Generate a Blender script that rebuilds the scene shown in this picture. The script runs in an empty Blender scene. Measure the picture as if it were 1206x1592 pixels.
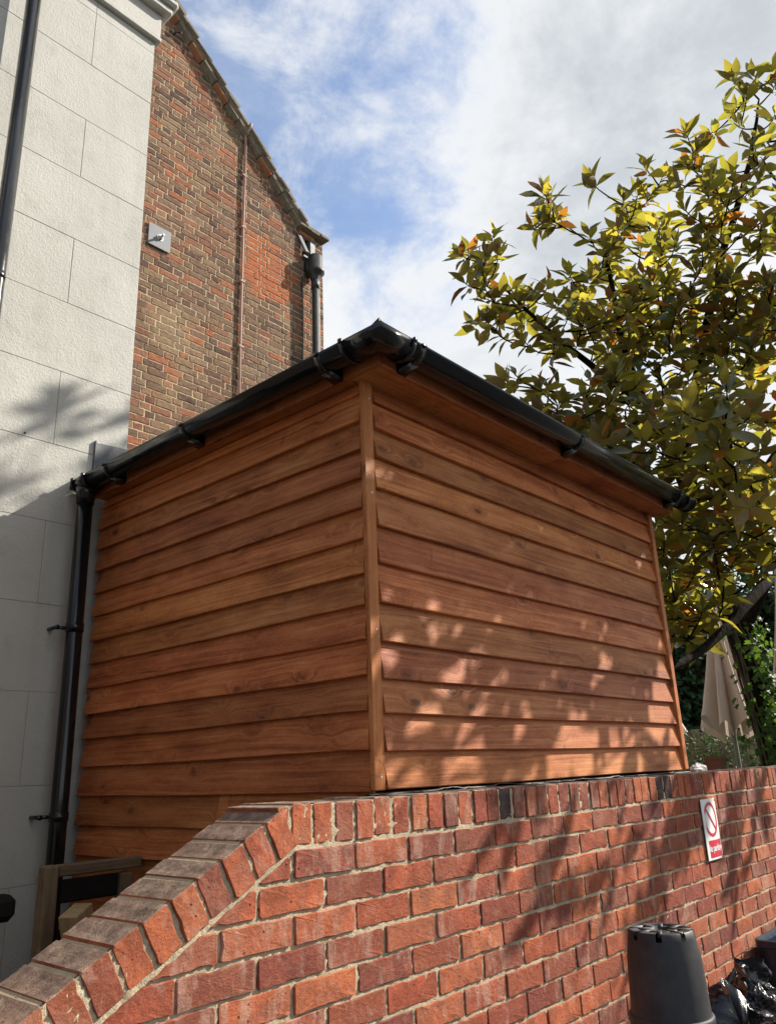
import bpy, bmesh, math, random
import numpy as np
from mathutils import Vector, Matrix, noise as mnoise

random.seed(7)
SC = bpy.context.scene
COL = SC.collection
PI = math.pi

# ------------------------------------------------------------------ camera
# world axes: X runs along the garden wall (to the right), Y away from the camera, Z up
CAMZ = 1.6
F_PX, CX, CY = 1233.0, 603.0, 796.0
def _cam_axes():
    zen = Vector(((452 - CX) / F_PX, -(-3000 - CY) / F_PX, -1.0)).normalized()
    fw = Vector((0, 0, -1.0))
    y = (fw - zen * fw.dot(zen)).normalized()
    x = y.cross(zen)
    a = math.radians(41.0)
    R = Matrix((x, y, zen))                       # camera -> level frame
    UV = Matrix(((math.sin(a), math.cos(a), 0), (-math.cos(a), math.sin(a), 0), (0, 0, 1)))
    return UV @ R
CAMR = _cam_axes()
cam = bpy.data.cameras.new('camera')
cam.sensor_fit = 'HORIZONTAL'; cam.sensor_width = 36.0
cam.lens = 36.0 * F_PX / 1206.0
cam.clip_start = 0.05; cam.clip_end = 2000
camo = bpy.data.objects.new('camera', cam); COL.objects.link(camo)
camo.matrix_world = Matrix.Translation((0, 0, CAMZ)) @ CAMR.to_4x4()
SC.camera = camo

# ------------------------------------------------------------------ world, sun, exposure
SUN_DIR = Vector((1.0, -0.56, 0.85)).normalized()     # towards the sun
SUN_STRENGTH, SKY_STRENGTH, EXPOSURE = 5.0, 0.125, 0.85
SUN_ELEV = math.asin(SUN_DIR.z)
SUN_ROT = math.atan2(SUN_DIR.x, SUN_DIR.y)

def build_world():
    w = bpy.data.worlds.new('World'); SC.world = w; w.use_nodes = True
    nt = w.node_tree; N = nt.nodes; L = nt.links
    for n in list(N): N.remove(n)
    def nd(t, **k):
        n = N.new(t)
        for a, b in k.items(): setattr(n, a, b)
        return n
    out = nd('ShaderNodeOutputWorld'); bg = nd('ShaderNodeBackground')
    bg.inputs['Strength'].default_value = SKY_STRENGTH
    L.new(bg.outputs[0], out.inputs[0])
    sky = nd('ShaderNodeTexSky', sky_type='NISHITA', sun_disc=False, sun_elevation=SUN_ELEV, sun_rotation=SUN_ROT)
    sky.air_density = 1.0; sky.dust_density = 1.6; sky.ozone_density = 2.0
    tc = nd('ShaderNodeTexCoord')
    d = tc.outputs['Generated']
    def noise(scale, detail, rough, off, lac=2.0):
        mp = nd('ShaderNodeMapping'); mp.inputs['Location'].default_value = off
        mp.inputs['Scale'].default_value = (1, 1, 1.5)
        L.new(d, mp.inputs['Vector'])
        n = nd('ShaderNodeTexNoise'); n.inputs['Scale'].default_value = scale
        n.inputs['Detail'].default_value = detail; n.inputs['Roughness'].default_value = rough
        n.inputs['Distortion'].default_value = 0.25
        L.new(mp.outputs[0], n.inputs['Vector']); return n.outputs['Fac']
    def math_(op, a, b=None, clamp=False):
        m = nd('ShaderNodeMath', operation=op, use_clamp=clamp)
        for i, v in enumerate((a, b)):
            if v is None: continue
            if isinstance(v, (int, float)): m.inputs[i].default_value = v
            else: L.new(v, m.inputs[i])
        return m.outputs[0]
    def ramp(v, a, b):
        m = nd('ShaderNodeMapRange', interpolation_type='SMOOTHSTEP')
        L.new(v, m.inputs[0]); m.inputs[1].default_value = a; m.inputs[2].default_value = b
        return m.outputs[0]
    # a bank of cloud over the half of the sky towards +X, broken blue towards the gable
    dot = nd('ShaderNodeVectorMath', operation='DOT_PRODUCT')
    L.new(d, dot.inputs[0]); dot.inputs[1].default_value = CLOUD_AXIS
    big = noise(2.6, 9, 0.60, (3.1, 1.7, 0.4))
    wisp = noise(6.5, 9, 0.66, (0.3, 7.7, 2.4))
    dens = math_('ADD', math_('MULTIPLY', dot.outputs['Value'], 1.15), math_('MULTIPLY', math_('SUBTRACT', big, 0.5), 2.0))
    dens = math_('ADD', dens, math_('MULTIPLY', math_('SUBTRACT', wisp, 0.5), 1.35))
    cover = ramp(dens, -0.30, 0.32)
    shade = noise(1.9, 6, 0.5, (9.2, 4.1, 5.5))
    thick = ramp(dens, 0.05, 0.95)
    grey = math_('MULTIPLY', ramp(shade, 0.36, 0.68), thick)
    cc = nd('ShaderNodeMixRGB'); cc.inputs[1].default_value = CLOUD_WHITE; cc.inputs[2].default_value = CLOUD_GREY
    L.new(grey, cc.inputs[0])
    veil = math_('MULTIPLY', ramp(wisp, 0.30, 0.75), 0.30)          # thin high cloud over the blue
    mx = nd('ShaderNodeMixRGB'); L.new(math_('MAXIMUM', math_('MULTIPLY', cover, 0.97), veil), mx.inputs[0])
    L.new(sky.outputs[0], mx.inputs[1]); L.new(cc.outputs[0], mx.inputs[2])
    L.new(mx.outputs[0], bg.inputs['Color'])
CLOUD_AXIS = (0.80, -0.60, -0.02)
CLOUD_WHITE = (4.25, 4.3, 4.35, 1); CLOUD_GREY = (2.55, 2.75, 2.9, 1)
build_world()

sun = bpy.data.lights.new('sun', 'SUN'); sun.energy = SUN_STRENGTH; sun.angle = math.radians(0.53)
sun.color = (1.0, 0.93, 0.82)
suno = bpy.data.objects.new('sun', sun); COL.objects.link(suno)
suno.rotation_euler = SUN_DIR.to_track_quat('Z', 'Y').to_euler()
vs = SC.view_settings
vs.view_transform = 'Standard'; vs.look = 'None'; vs.gamma = 1.0; vs.use_curve_mapping = False
vs.exposure = EXPOSURE
SC.cycles.max_bounces = 8; SC.cycles.transparent_max_bounces = 8

# ------------------------------------------------------------------ helpers
def link(o, parent=None):
    COL.objects.link(o)
    if parent is not None: o.parent = parent
    return o
def empty(name, loc, label=None, cat=None, group=None, rz=0.0):
    o = bpy.data.objects.new(name, None); o.location = loc; o.rotation_euler = (0, 0, rz)
    o.empty_display_size = 0.1
    link(o); tag(o, label, cat, group); return o
def tag(o, label=None, cat=None, group=None, kind=None):
    if label: o['label'] = label
    if cat: o['category'] = cat
    if group: o['group'] = group
    if kind: o['kind'] = kind
    return o
def place(o, parent, world):
    """parent keeping a world-space matrix (parents are unscaled empties)"""
    o.parent = parent
    if parent is None: o.matrix_world = world
    else:
        pm = Matrix.Translation(parent.location) @ parent.rotation_euler.to_matrix().to_4x4()
        g = parent.parent
        if g is not None: pm = Matrix.Translation(g.location) @ g.rotation_euler.to_matrix().to_4x4() @ pm
        m = pm.inverted() @ world
        o.location = m.to_translation(); o.rotation_euler = m.to_euler()
    return o
def mesh(name, V, F, mat=None, smooth=False):
    me = bpy.data.meshes.new(name); me.from_pydata([tuple(v) for v in V], [], F)
    if mat: me.materials.append(mat)
    if smooth:
        me.polygons.foreach_set('use_smooth', [True] * len(me.polygons))
    me.update(); return me
def obj(name, V, F, mat, parent=None, smooth=False, origin=(0, 0, 0)):
    """V given in world coordinates; origin becomes the object's location"""
    o0 = Vector(origin)
    me = mesh(name, [Vector(v) - o0 for v in V], F, mat, smooth)
    o = bpy.data.objects.new(name, me); COL.objects.link(o)
    place(o, parent, Matrix.Translation(o0)); return o
def obj_me(name, me, parent, world):
    o = bpy.data.objects.new(name, me); COL.objects.link(o); place(o, parent, world); return o

class MB:
    """gathers shapes in world coordinates into ONE mesh"""
    def __init__(s): s.V = []; s.F = []; s.a = []
    def add(s, V, F, val=0.0):
        b = len(s.V); s.V += [Vector(v) for v in V]; s.F += [tuple(i + b for i in f) for f in F]
        s.a += [val] * len(F); return s
    def box(s, x0, x1, y0, y1, z0, z1, bev=0.0, M=None):
        V, F = box_vf(x0, x1, y0, y1, z0, z1, bev)
        if M is not None: V = [M @ Vector(v) for v in V]
        return s.add(V, F)
    def tube(s, pts, radii, n=10, caps=True):
        V, F = tube_vf(pts, radii, n, caps); return s.add(V, F)
    def lathe(s, prof, n, M=None):
        V, F = lathe_vf(prof, n)
        if M is not None: V = [M @ Vector(v) for v in V]
        return s.add(V, F)
    def build(s, name, mat, parent=None, smooth=False, origin=(0, 0, 0), attr=None):
        o = obj(name, s.V, s.F, mat, parent, smooth, origin)
        if attr:
            at = o.data.attributes.new(attr, 'FLOAT', 'FACE'); at.data.foreach_set('value', s.a)
        return o

def box_vf(x0, x1, y0, y1, z0, z1, bev=0.0):
    if bev <= 0:
        V = [(x, y, z) for x in (x0, x1) for y in (y0, y1) for z in (z0, z1)]
        F = [(0, 1, 3, 2), (4, 6, 7, 5), (0, 4, 5, 1), (2, 3, 7, 6), (0, 2, 6, 4), (1, 5, 7, 3)]
        return V, F
    bm = bmesh.new(); vs_ = [bm.verts.new(v) for v in box_vf(x0, x1, y0, y1, z0, z1)[0]]
    for f in box_vf(0, 1, 0, 1, 0, 1)[1]: bm.faces.new([vs_[i] for i in f])
    bmesh.ops.bevel(bm, geom=list(bm.edges), offset=bev, segments=1, affect='EDGES', profile=0.5)
    bm.verts.index_update()
    V = [v.co.copy() for v in bm.verts]; F = [tuple(v.index for v in f.verts) for f in bm.faces]
    bm.free(); return V, F
def tube_vf(pts, radii, n=10, caps=True):
    pts = [Vector(p) for p in pts]
    if isinstance(radii, (int, float)): radii = [radii] * len(pts)
    V, F = [], []
    prev = None
    for i, p in enumerate(pts):
        t = (pts[min(i + 1, len(pts) - 1)] - pts[max(i - 1, 0)]).normalized()
        if prev is None:
            a = Vector((0, 0, 1)) if abs(t.z) < 0.9 else Vector((1, 0, 0))
            u = t.cross(a).normalized()
        else:
            u = (prev - t * prev.dot(t)).normalized()
        prev = u; w = t.cross(u)
        for k in range(n):
            an = 2 * PI * k / n
            V.append(p + (u * math.cos(an) + w * math.sin(an)) * radii[i])
    for i in range(len(pts) - 1):
        for k in range(n):
            a = i * n + k; b = i * n + (k + 1) % n
            F.append((a, b, b + n, a + n))
    if caps:
        F.append(tuple(range(n - 1, -1, -1))); F.append(tuple(range((len(pts) - 1) * n, len(pts) * n)))
    return V, F
def lathe_vf(prof, n):
    V, F = [], []
    for r, z in prof:
        for k in range(n): V.append((r * math.cos(2 * PI * k / n), r * math.sin(2 * PI * k / n), z))
    for i in range(len(prof) - 1):
        for k in range(n):
            a = i * n + k; b = i * n + (k + 1) % n
            F.append((a, b, b + n, a + n))
    return V, F
def prism_y(poly, y0, y1):
    """(x,z) polygon extruded along y"""
    n = len(poly)
    V = [(x, y0, z) for x, z in poly] + [(x, y1, z) for x, z in poly]
    F = [tuple(range(n)), tuple(range(2 * n - 1, n - 1, -1))]
    for i in range(n):
        j = (i + 1) % n; F.append((i, i + n, j + n, j))
    return V, F
def fbm(x, y=0.0, z=0.0): return mnoise.fractal(Vector((x, y, z)), 1.0, 2.0, 4)
def project(p):
    """pixel and distance in the photograph; used only to rank which pieces show largest"""
    c = CAMR.transposed() @ (Vector(p) - Vector((0, 0, CAMZ)))
    if c.z > -0.05: return None
    return CX - F_PX * c.x / c.z, CY + F_PX * c.y / c.z, -c.z
def in_frame(p, m=25):
    q = project(p)
    return q is not None and -m < q[0] < 1206 + m and -m < q[1] < 1592 + m
# ------------------------------------------------------------------ materials
class NT:
    def __init__(s, name):
        s.m = bpy.data.materials.new(name); s.m.use_nodes = True
        s.t = s.m.node_tree; s.N = s.t.nodes; s.L = s.t.links
        s.p = s.N['Principled BSDF']; s.out = s.N['Material Output']
        s.coord = s.N.new('ShaderNodeTexCoord')
    def n(s, t, **k):
        x = s.N.new(t)
        for a, b in k.items(): setattr(x, a, b)
        return x
    def put(s, sock, v):
        if hasattr(v, 'is_linked') or isinstance(v, bpy.types.NodeSocket): s.L.new(v, sock)
        else:
            if isinstance(v, tuple) and len(v) == 3 and sock.type == 'RGBA': v = v + (1,)
            sock.default_value = v
    def math(s, op, a, b=None, c=None, clamp=False):
        m = s.n('ShaderNodeMath', operation=op, use_clamp=clamp)
        for i, v in enumerate((a, b, c)):
            if v is not None: s.put(m.inputs[i], v)
        return m.outputs[0]
    def mix(s, f, a, b, mode='MIX'):
        m = s.n('ShaderNodeMixRGB', blend_type=mode)
        s.put(m.inputs[0], f); s.put(m.inputs[1], a); s.put(m.inputs[2], b); return m.outputs[0]
    def rng(s, v, a, b, c=0.0, d=1.0, smooth=True):
        m = s.n('ShaderNodeMapRange', interpolation_type='SMOOTHSTEP' if smooth else 'LINEAR')
        s.put(m.inputs[0], v)
        for i, x in enumerate((a, b, c, d)): m.inputs[i + 1].default_value = x
        return m.outputs[0]
    def map(s, vec, scale=(1, 1, 1), loc=(0, 0, 0)):
        m = s.n('ShaderNodeMapping'); s.L.new(vec, m.inputs['Vector'])
        m.inputs['Scale'].default_value = scale; s.put(m.inputs['Location'], loc); return m.outputs[0]
    def noise(s, vec, scale, detail=4, rough=0.55, dist=0.0):
        m = s.n('ShaderNodeTexNoise'); s.L.new(vec, m.inputs['Vector'])
        m.inputs['Scale'].default_value = scale; m.inputs['Detail'].default_value = detail
        m.inputs['Roughness'].default_value = rough; m.inputs['Distortion'].default_value = dist
        return m.outputs['Fac']
    def vor(s, vec, scale, feature='F1'):
        m = s.n('ShaderNodeTexVoronoi', feature=feature); s.L.new(vec, m.inputs['Vector'])
        m.inputs['Scale'].default_value = scale; return m
    def ramp(s, v, stops):
        m = s.n('ShaderNodeValToRGB'); s.put(m.inputs[0], v)
        cr = m.color_ramp
        while len(cr.elements) < len(stops): cr.elements.new(0.5)
        for e, (p, c) in zip(cr.elements, stops):
            e.position = p; e.color = tuple(c) + (1,) if len(c) == 3 else c
        return m.outputs[0]
    def rand(s): return s.n('ShaderNodeObjectInfo').outputs['Random']
    def attr(s, name): return s.n('ShaderNodeAttribute', attribute_name=name).outputs['Fac']
    def shifted(s, k=40.0):
        """object coordinates moved by a random amount per object"""
        c = s.n('ShaderNodeCombineXYZ'); r = s.rand()
        s.L.new(s.math('MULTIPLY', r, k), c.inputs[0]); s.L.new(s.math('MULTIPLY', r, k * 1.7), c.inputs[1])
        s.L.new(s.math('MULTIPLY', r, k * 0.6), c.inputs[2])
        v = s.n('ShaderNodeVectorMath', operation='ADD')
        s.L.new(s.coord.outputs['Object'], v.inputs[0]); s.L.new(c.outputs[0], v.inputs[1]); return v.outputs[0]
    def world(s): return s.n('ShaderNodeNewGeometry').outputs['Position']
    def upness(s):
        x = s.n('ShaderNodeSeparateXYZ'); s.L.new(s.n('ShaderNodeNewGeometry').outputs['Normal'], x.inputs[0]); return x.outputs[2]
    def sep(s, v):
        x = s.n('ShaderNodeSeparateXYZ'); s.L.new(v, x.inputs[0]); return x.outputs
    def comb(s, x, y, z):
        c = s.n('ShaderNodeCombineXYZ')
        for i, v in enumerate((x, y, z)): s.put(c.inputs[i], v)
        return c.outputs[0]
    def bump(s, h, strength=0.5, dist=0.01, normal=None):
        b = s.n('ShaderNodeBump'); s.L.new(h, b.inputs['Height'])
        b.inputs['Strength'].default_value = strength; b.inputs['Distance'].default_value = dist
        if normal is not None: s.L.new(normal, b.inputs['Normal'])
        return b.outputs[0]
    def done(s, col=None, rough=None, normal=None, spec=None, metal=None):
        if col is not None: s.put(s.p.inputs['Base Color'], col)
        if rough is not None: s.put(s.p.inputs['Roughness'], rough)
        if normal is not None: s.L.new(normal, s.p.inputs['Normal'])
        if spec is not None: s.p.inputs['Specular IOR Level'].default_value = spec
        if metal is not None: s.p.inputs['Metallic'].default_value = metal
        return s.m

def m_wood(name, dark, mid, light, rough=0.55, weather=0.0):
    s = NT(name)
    v = s.shifted(23.0)
    x, y, z = s.sep(v)
    # knots: sparse cells, the grain bends round them
    kv = s.comb(s.math('MULTIPLY', x, 4.2), s.math('MULTIPLY', y, 0.6), s.math('MULTIPLY', z, 9.0))
    vo = s.vor(kv, 1.0)
    wob = s.noise(s.map(v, (14, 12, 40)), 1.0, 3, 0.6)
    kd = s.math('ADD', vo.outputs['Distance'], s.math('MULTIPLY', s.math('SUBTRACT', wob, 0.5), 0.16))
    cr = s.sep(vo.outputs['Color'])
    exist = s.math('GREATER_THAN', cr[0], 0.22)
    sw = s.math('MULTIPLY', s.rng(kd, 0.04, 0.42, 1, 0), exist)
    core = s.math('MULTIPLY', s.math('MULTIPLY', s.rng(kd, 0.06, 0.15, 1, 0), s.rng(cr[1], 0.0, 1.0, 0.35, 1.0)), exist)
    rings = s.math('MULTIPLY', s.math('SINE', s.math('MULTIPLY', kd, 80.0)), s.math('MULTIPLY', s.rng(kd, 0.04, 0.26, 1, 0), exist))
    warp = s.noise(s.map(v, (0.9, 1, 5)), 1.0, 3, 0.5)
    gz = s.math('ADD', s.math('MULTIPLY', z, 85.0), s.math('ADD', s.math('MULTIPLY', sw, 4.5), s.math('MULTIPLY', warp, 6.0)))
    grain = s.noise(s.comb(s.math('MULTIPLY', x, 1.0), s.math('MULTIPLY', y, 30.0), gz), 1.0, 6, 0.68)
    fine = s.noise(s.map(v, (7, 60, 420)), 1.0, 3, 0.65)
    saw = s.noise(s.map(v, (460, 8, 7)), 1.0, 2, 0.6)
    blot = s.noise(s.map(v, (3.2, 2, 11)), 1.0, 5, 0.62)
    speck = s.noise(s.map(v, (60, 30, 110)), 1.0, 4, 0.7)
    t = s.math('ADD', s.math('MULTIPLY', grain, 0.42), s.math('ADD', s.math('MULTIPLY', fine, 0.16), s.math('ADD', s.math('MULTIPLY', speck, 0.14), s.math('MULTIPLY', blot, 0.38))))
    col = s.ramp(t, [(0.435, dark), (0.545, mid), (0.665, light)])
    col = s.mix(s.math('MULTIPLY', sw, 0.20), col, tuple(c * 0.6 for c in dark))
    col = s.mix(s.math('MULTIPLY', core, 0.85), col, tuple(c * 0.34 for c in dark))
    col = s.mix(s.math('MULTIPLY', s.rng(rings, 0.2, 1.0), 0.40), col, tuple(c * 0.45 for c in dark))
    # stain that took unevenly: darker laps, a few scuffed pale places
    col = s.mix(s.math('MULTIPLY', s.rng(s.noise(s.map(v, (1.5, 2, 14), (7, 3, 1)), 1.0, 4, 0.6), 0.55, 0.76), 0.38), col, tuple(c * 0.62 for c in dark))
    col = s.mix(s.math('MULTIPLY', s.rng(s.noise(s.map(v, (5, 2, 30), (1, 9, 4)), 1.0, 6, 0.7), 0.60, 0.76), 0.35), col, tuple(min(1, c * 1.5) for c in light))
    stk = s.noise(s.comb(s.math('ADD', s.math('MULTIPLY', x, 26.0), s.math('MULTIPLY', z, -9.0)), y, s.math('MULTIPLY', z, 7.0)), 1.0, 4, 0.6)
    stm = s.noise(s.map(v, (2.2, 1, 5), (3, 8, 2)), 1.0, 2, 0.5)
    col = s.mix(s.math('MULTIPLY', s.math('MULTIPLY', s.rng(stk, 0.58, 0.72), s.rng(stm, 0.52, 0.66)), 0.6), col, tuple(c * 0.45 for c in dark))
    r2 = s.math('FRACT', s.math('MULTIPLY', s.rand(), 17.3))
    hs = s.n('ShaderNodeHueSaturation'); s.L.new(col, hs.inputs['Color'])
    s.L.new(s.rng(r2, 0, 1, 0.70, 1.22, False), hs.inputs['Value']); hs.inputs['Saturation'].default_value = 1.0
    s.L.new(s.rng(s.rand(), 0, 1, 0.494, 0.506, False), hs.inputs['Hue'])
    h = s.math('ADD', s.math('MULTIPLY', grain, 0.5), s.math('ADD', s.math('MULTIPLY', fine, 0.3), s.math('ADD', s.math('MULTIPLY', saw, 0.40), s.math('ADD', s.math('MULTIPLY', speck, 0.2), s.math('MULTIPLY', rings, 0.12)))))
    return s.done(hs.outputs[0], s.rng(grain, 0.3, 0.7, rough + 0.1, rough - 0.08), s.bump(h, 0.55, 0.004), spec=0.3)

def m_brick(name, stops, pale, weather=True, lime=0.35, top=None):
    s = NT(name)
    r = s.math('FRACT', s.math('ADD', s.rand(), s.attr('rnd')))
    off = s.math('MULTIPLY', r, 37.0)
    ov = s.n('ShaderNodeVectorMath', operation='ADD')
    s.L.new(s.coord.outputs['Object'], ov.inputs[0]); s.L.new(s.comb(off, off, off), ov.inputs[1])
    v = ov.outputs[0]
    base = s.ramp(r, stops)
    blot = s.noise(v, 14, 5, 0.6); fine = s.noise(s.map(v, (1, 1, 1.6)), 75, 6, 0.75); grit = s.noise(v, 320, 2, 0.6)
    col = s.mix(s.rng(blot, 0.30, 0.72), s.mix(0.55, base, (0.07, 0.022, 0.018)), base)
    r2 = s.math('FRACT', s.math('MULTIPLY', r, 23.7))
    # purple-brown burnt faces
    col = s.mix(s.math('MULTIPLY', s.rng(s.math('ADD', s.math('MULTIPLY', blot, 0.8), s.math('MULTIPLY', r2, 0.7)), 0.72, 1.0), 0.55), col, (0.10, 0.035, 0.035))
    col = s.mix(s.math('MULTIPLY', s.rng(fine, 0.54, 0.75), 0.5), col, (0.50, 0.21, 0.125))
    col = s.mix(s.math('MULTIPLY', s.rng(fine, 0.46, 0.30), 0.5), col, (0.10, 0.032, 0.025))
    # lime bloom and mortar smears
    sm = s.noise(s.map(v, (1.5, 1, 0.55), (5, 2, 8)), 14, 6, 0.68)
    r3 = s.math('FRACT', s.math('MULTIPLY', r, 91.1))
    am = s.math('MULTIPLY', s.rng(s.math('ADD', sm, s.math('MULTIPLY', r3, 0.16)), 0.60, 0.78), lime)
    col = s.mix(am, col, pale)
    pits = s.vor(v, 70); pit = s.math('MULTIPLY', s.rng(s.math('ADD', pits.outputs['Distance'], s.math('MULTIPLY', s.math('SUBTRACT', grit, 0.5), 0.5)), 0.08, 0.26, 1, 0), s.math('GREATER_THAN', s.sep(pits.outputs['Color'])[0], s.rng(r2, 0.0, 1.0, 0.86, 1.05)))
    col = s.mix(s.math('MULTIPLY', pit, 0.75), col, (0.03, 0.012, 0.01))
    if top is not None:
        tn = s.noise(s.world(), 16, 6, 0.65)
        up = s.math('MULTIPLY', s.rng(s.upness(), 0.35, 0.75), s.rng(tn, 0.2, 0.45, 0.75, 1.0))
        gv = s.noise(s.world(), 24, 7, 0.72)
        gcol = s.ramp(gv, [(0.3, (0.09, 0.062, 0.050)), (0.5, (0.20, 0.135, 0.105)), (0.72, (0.36, 0.27, 0.20))])
        pm = s.rng(s.noise(s.map(s.world(), (1, 1, 1), (4, 2, 1)), 7.5, 6, 0.7), 0.57, 0.68)
        gcol = s.mix(pm, gcol, (0.52, 0.43, 0.30))
        col = s.mix(up, col, gcol)
    wn = s.noise(s.world(), 3.2, 6, 0.68)
    col = s.mix(s.math('MULTIPLY', s.rng(wn, 0.52, 0.72), 0.30), col, (0.15, 0.085, 0.060))
    col = s.mix(s.math('MULTIPLY', s.rng(wn, 0.46, 0.30), 0.30), col, (0.42, 0.25, 0.17))
    col = s.mix(s.math('MULTIPLY', s.rng(s.noise(v, 26, 6, 0.7), 0.52, 0.74), 0.30), col, (0.40, 0.27, 0.20))
    h = s.math('ADD', s.math('MULTIPLY', blot, 0.8), s.math('ADD', s.math('MULTIPLY', fine, 0.5), s.math('ADD', s.math('MULTIPLY', grit, 0.12), s.math('MULTIPLY', pit, -1.2))))
    return s.done(col, 0.88, s.bump(h, 0.9, 0.008), spec=0.2)

def m_mortar(name, a, b, c):
    s = NT(name); w = s.world()
    n1 = s.noise(w, 7, 5, 0.6); n2 = s.noise(w, 120, 4, 0.7); n3 = s.noise(w, 400, 2, 0.6)
    col = s.mix(s.rng(n1, 0.3, 0.7), a, b)
    col = s.mix(s.math('MULTIPLY', s.rng(n2, 0.5, 0.75), 0.5), col, c)
    h = s.math('ADD', n2, s.math('MULTIPLY', n3, 0.4))
    return s.done(col, 0.95, s.bump(h, 0.8, 0.006), spec=0.1)

def m_plain(name, col, rough=0.5, spec=0.4, metal=0.0, nscale=30, namt=0.12, bump=0.1, coords='Object', dirt=None):
    s = NT(name); v = s.coord.outputs[coords]
    n = s.noise(v, nscale, 5, 0.6); n2 = s.noise(v, nscale * 6, 3, 0.6)
    c = s.mix(s.math('MULTIPLY', s.rng(n, 0.3, 0.75), namt * 2), col, tuple(min(1, x * 1.7 + 0.01) for x in col))
    if dirt is not None: c = s.mix(s.math('MULTIPLY', s.rng(s.noise(v, nscale * 0.4, 6, 0.7), 0.48, 0.7), 0.6), c, dirt)
    return s.done(c, s.rng(n, 0.3, 0.7, max(0.05, rough - 0.07), rough + 0.07), s.bump(s.math('ADD', n, s.math('MULTIPLY', n2, 0.5)), bump, 0.004), spec, metal)

def m_render():
    s = NT('painted_render'); w = s.world()
    n0 = s.noise(w, 1.3, 4, 0.55); n1 = s.noise(w, 9, 5, 0.6); n2 = s.noise(w, 80, 5, 0.66); n3 = s.noise(w, 260, 3, 0.6)
    col = s.mix(s.rng(n0, 0.3, 0.7), (0.465, 0.46, 0.425), (0.525, 0.52, 0.485))
    col = s.mix(s.math('MULTIPLY', s.rng(n1, 0.52, 0.72), 0.30), col, (0.34, 0.33, 0.295))
    drip = s.noise(s.map(w, (5.5, 1, 0.45)), 1.0, 5, 0.6)
    col = s.mix(s.math('MULTIPLY', s.rng(drip, 0.52, 0.72), 0.22), col, (0.31, 0.30, 0.26))
    col = s.mix(s.math('MULTIPLY', s.rng(n2, 0.55, 0.8), 0.22), col, (0.58, 0.55, 0.50))
    # shade low on the wall, painted into the colour
    z = s.sep(w)[2]
    dz = s.math('MULTIPLY', s.rng(s.math('ADD', z, s.math('MULTIPLY', n1, 0.9)), 0.3, 2.9, 1, 0), 0.42)
    col = s.mix(dz, col, (0.24, 0.245, 0.215))
    h = s.math('ADD', s.math('MULTIPLY', n2, 0.9), s.math('ADD', s.math('MULTIPLY', n3, 0.45), s.math('MULTIPLY', n1, 0.7)))
    return s.done(col, 0.85, s.bump(h, 0.5, 0.010), spec=0.25)

def m_gable():
    s = NT('old_stock_brick')
    r = s.math('FRACT', s.math('ADD', s.rand(), s.attr('rnd')))
    w = s.world()
    base = s.ramp(r, [(0.0, (0.085, 0.052, 0.042)), (0.18, (0.145, 0.088, 0.062)), (0.34, (0.19, 0.122, 0.080)), (0.5, (0.125, 0.077, 0.060)),
                      (0.62, (0.23, 0.155, 0.095)), (0.80, (0.19, 0.105, 0.072)), (0.95, (0.32, 0.115, 0.058)), (1.0, (0.105, 0.062, 0.050))])
    big = s.noise(s.map(w, (1, 1, 1), (2.3, 0, 4.4)), 0.85, 4, 0.55)
    r2 = s.math('FRACT', s.math('MULTIPLY', r, 13.7))
    red = s.rng(s.math('ADD', big, s.math('MULTIPLY', s.math('SUBTRACT', r2, 0.5), 0.22)), 0.56, 0.66)
    # a patch of newer orange-red bricks right of the conduit
    x, y, z = s.sep(w)
    dx = s.math('DIVIDE', s.math('SUBTRACT', x, 5.02), 0.42); dz = s.math('DIVIDE', s.math('SUBTRACT', z, 7.03), 0.42)
    pd = s.math('ADD', s.math('MULTIPLY', dx, dx), s.math('MULTIPLY', dz, dz))
    patch = s.rng(s.math('ADD', pd, s.math('MULTIPLY', s.math('SUBTRACT', r2, 0.5), 0.9)), 0.55, 1.1, 1, 0)
    col = s.mix(s.math('MULTIPLY', red, 0.40), base, (0.33, 0.125, 0.064))
    col = s.mix(s.math('MULTIPLY', patch, 0.85), col, (0.40, 0.115, 0.045))
    yel = s.rng(s.noise(s.map(w, (1, 1, 1), (8, 0, 1.2)), 0.9, 4, 0.6), 0.54, 0.68)
    col = s.mix(s.math('MULTIPLY', yel, 0.55), col, (0.27, 0.205, 0.125))
    soot = s.rng(s.noise(s.map(w, (1, 1, 0.8), (1, 0, 9.1)), 1.5, 5, 0.6), 0.55, 0.72)
    col = s.mix(s.math('MULTIPLY', soot, 0.6), col, (0.15, 0.125, 0.108))
    n1 = s.noise(w, 22, 5, 0.65); n2 = s.noise(w, 120, 4, 0.7)
    col = s.mix(s.math('MULTIPLY', s.rng(n1, 0.5, 0.75), 0.45), col, (0.30, 0.23, 0.16))
    col = s.mix(s.math('MULTIPLY', s.rng(n1, 0.5, 0.28), 0.5), col, (0.05, 0.034, 0.028))
    lic = s.rng(s.noise(s.map(w, (1, 1, 1), (3, 3, 3)), 6, 6, 0.7), 0.62, 0.72)
    col = s.mix(s.math('MULTIPLY', lic, 0.5), col, (0.34, 0.29, 0.17))
    return s.done(col, 0.92, s.bump(s.math('ADD', n1, s.math('MULTIPLY', n2, 0.5)), 0.8, 0.012), spec=0.12)

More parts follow.
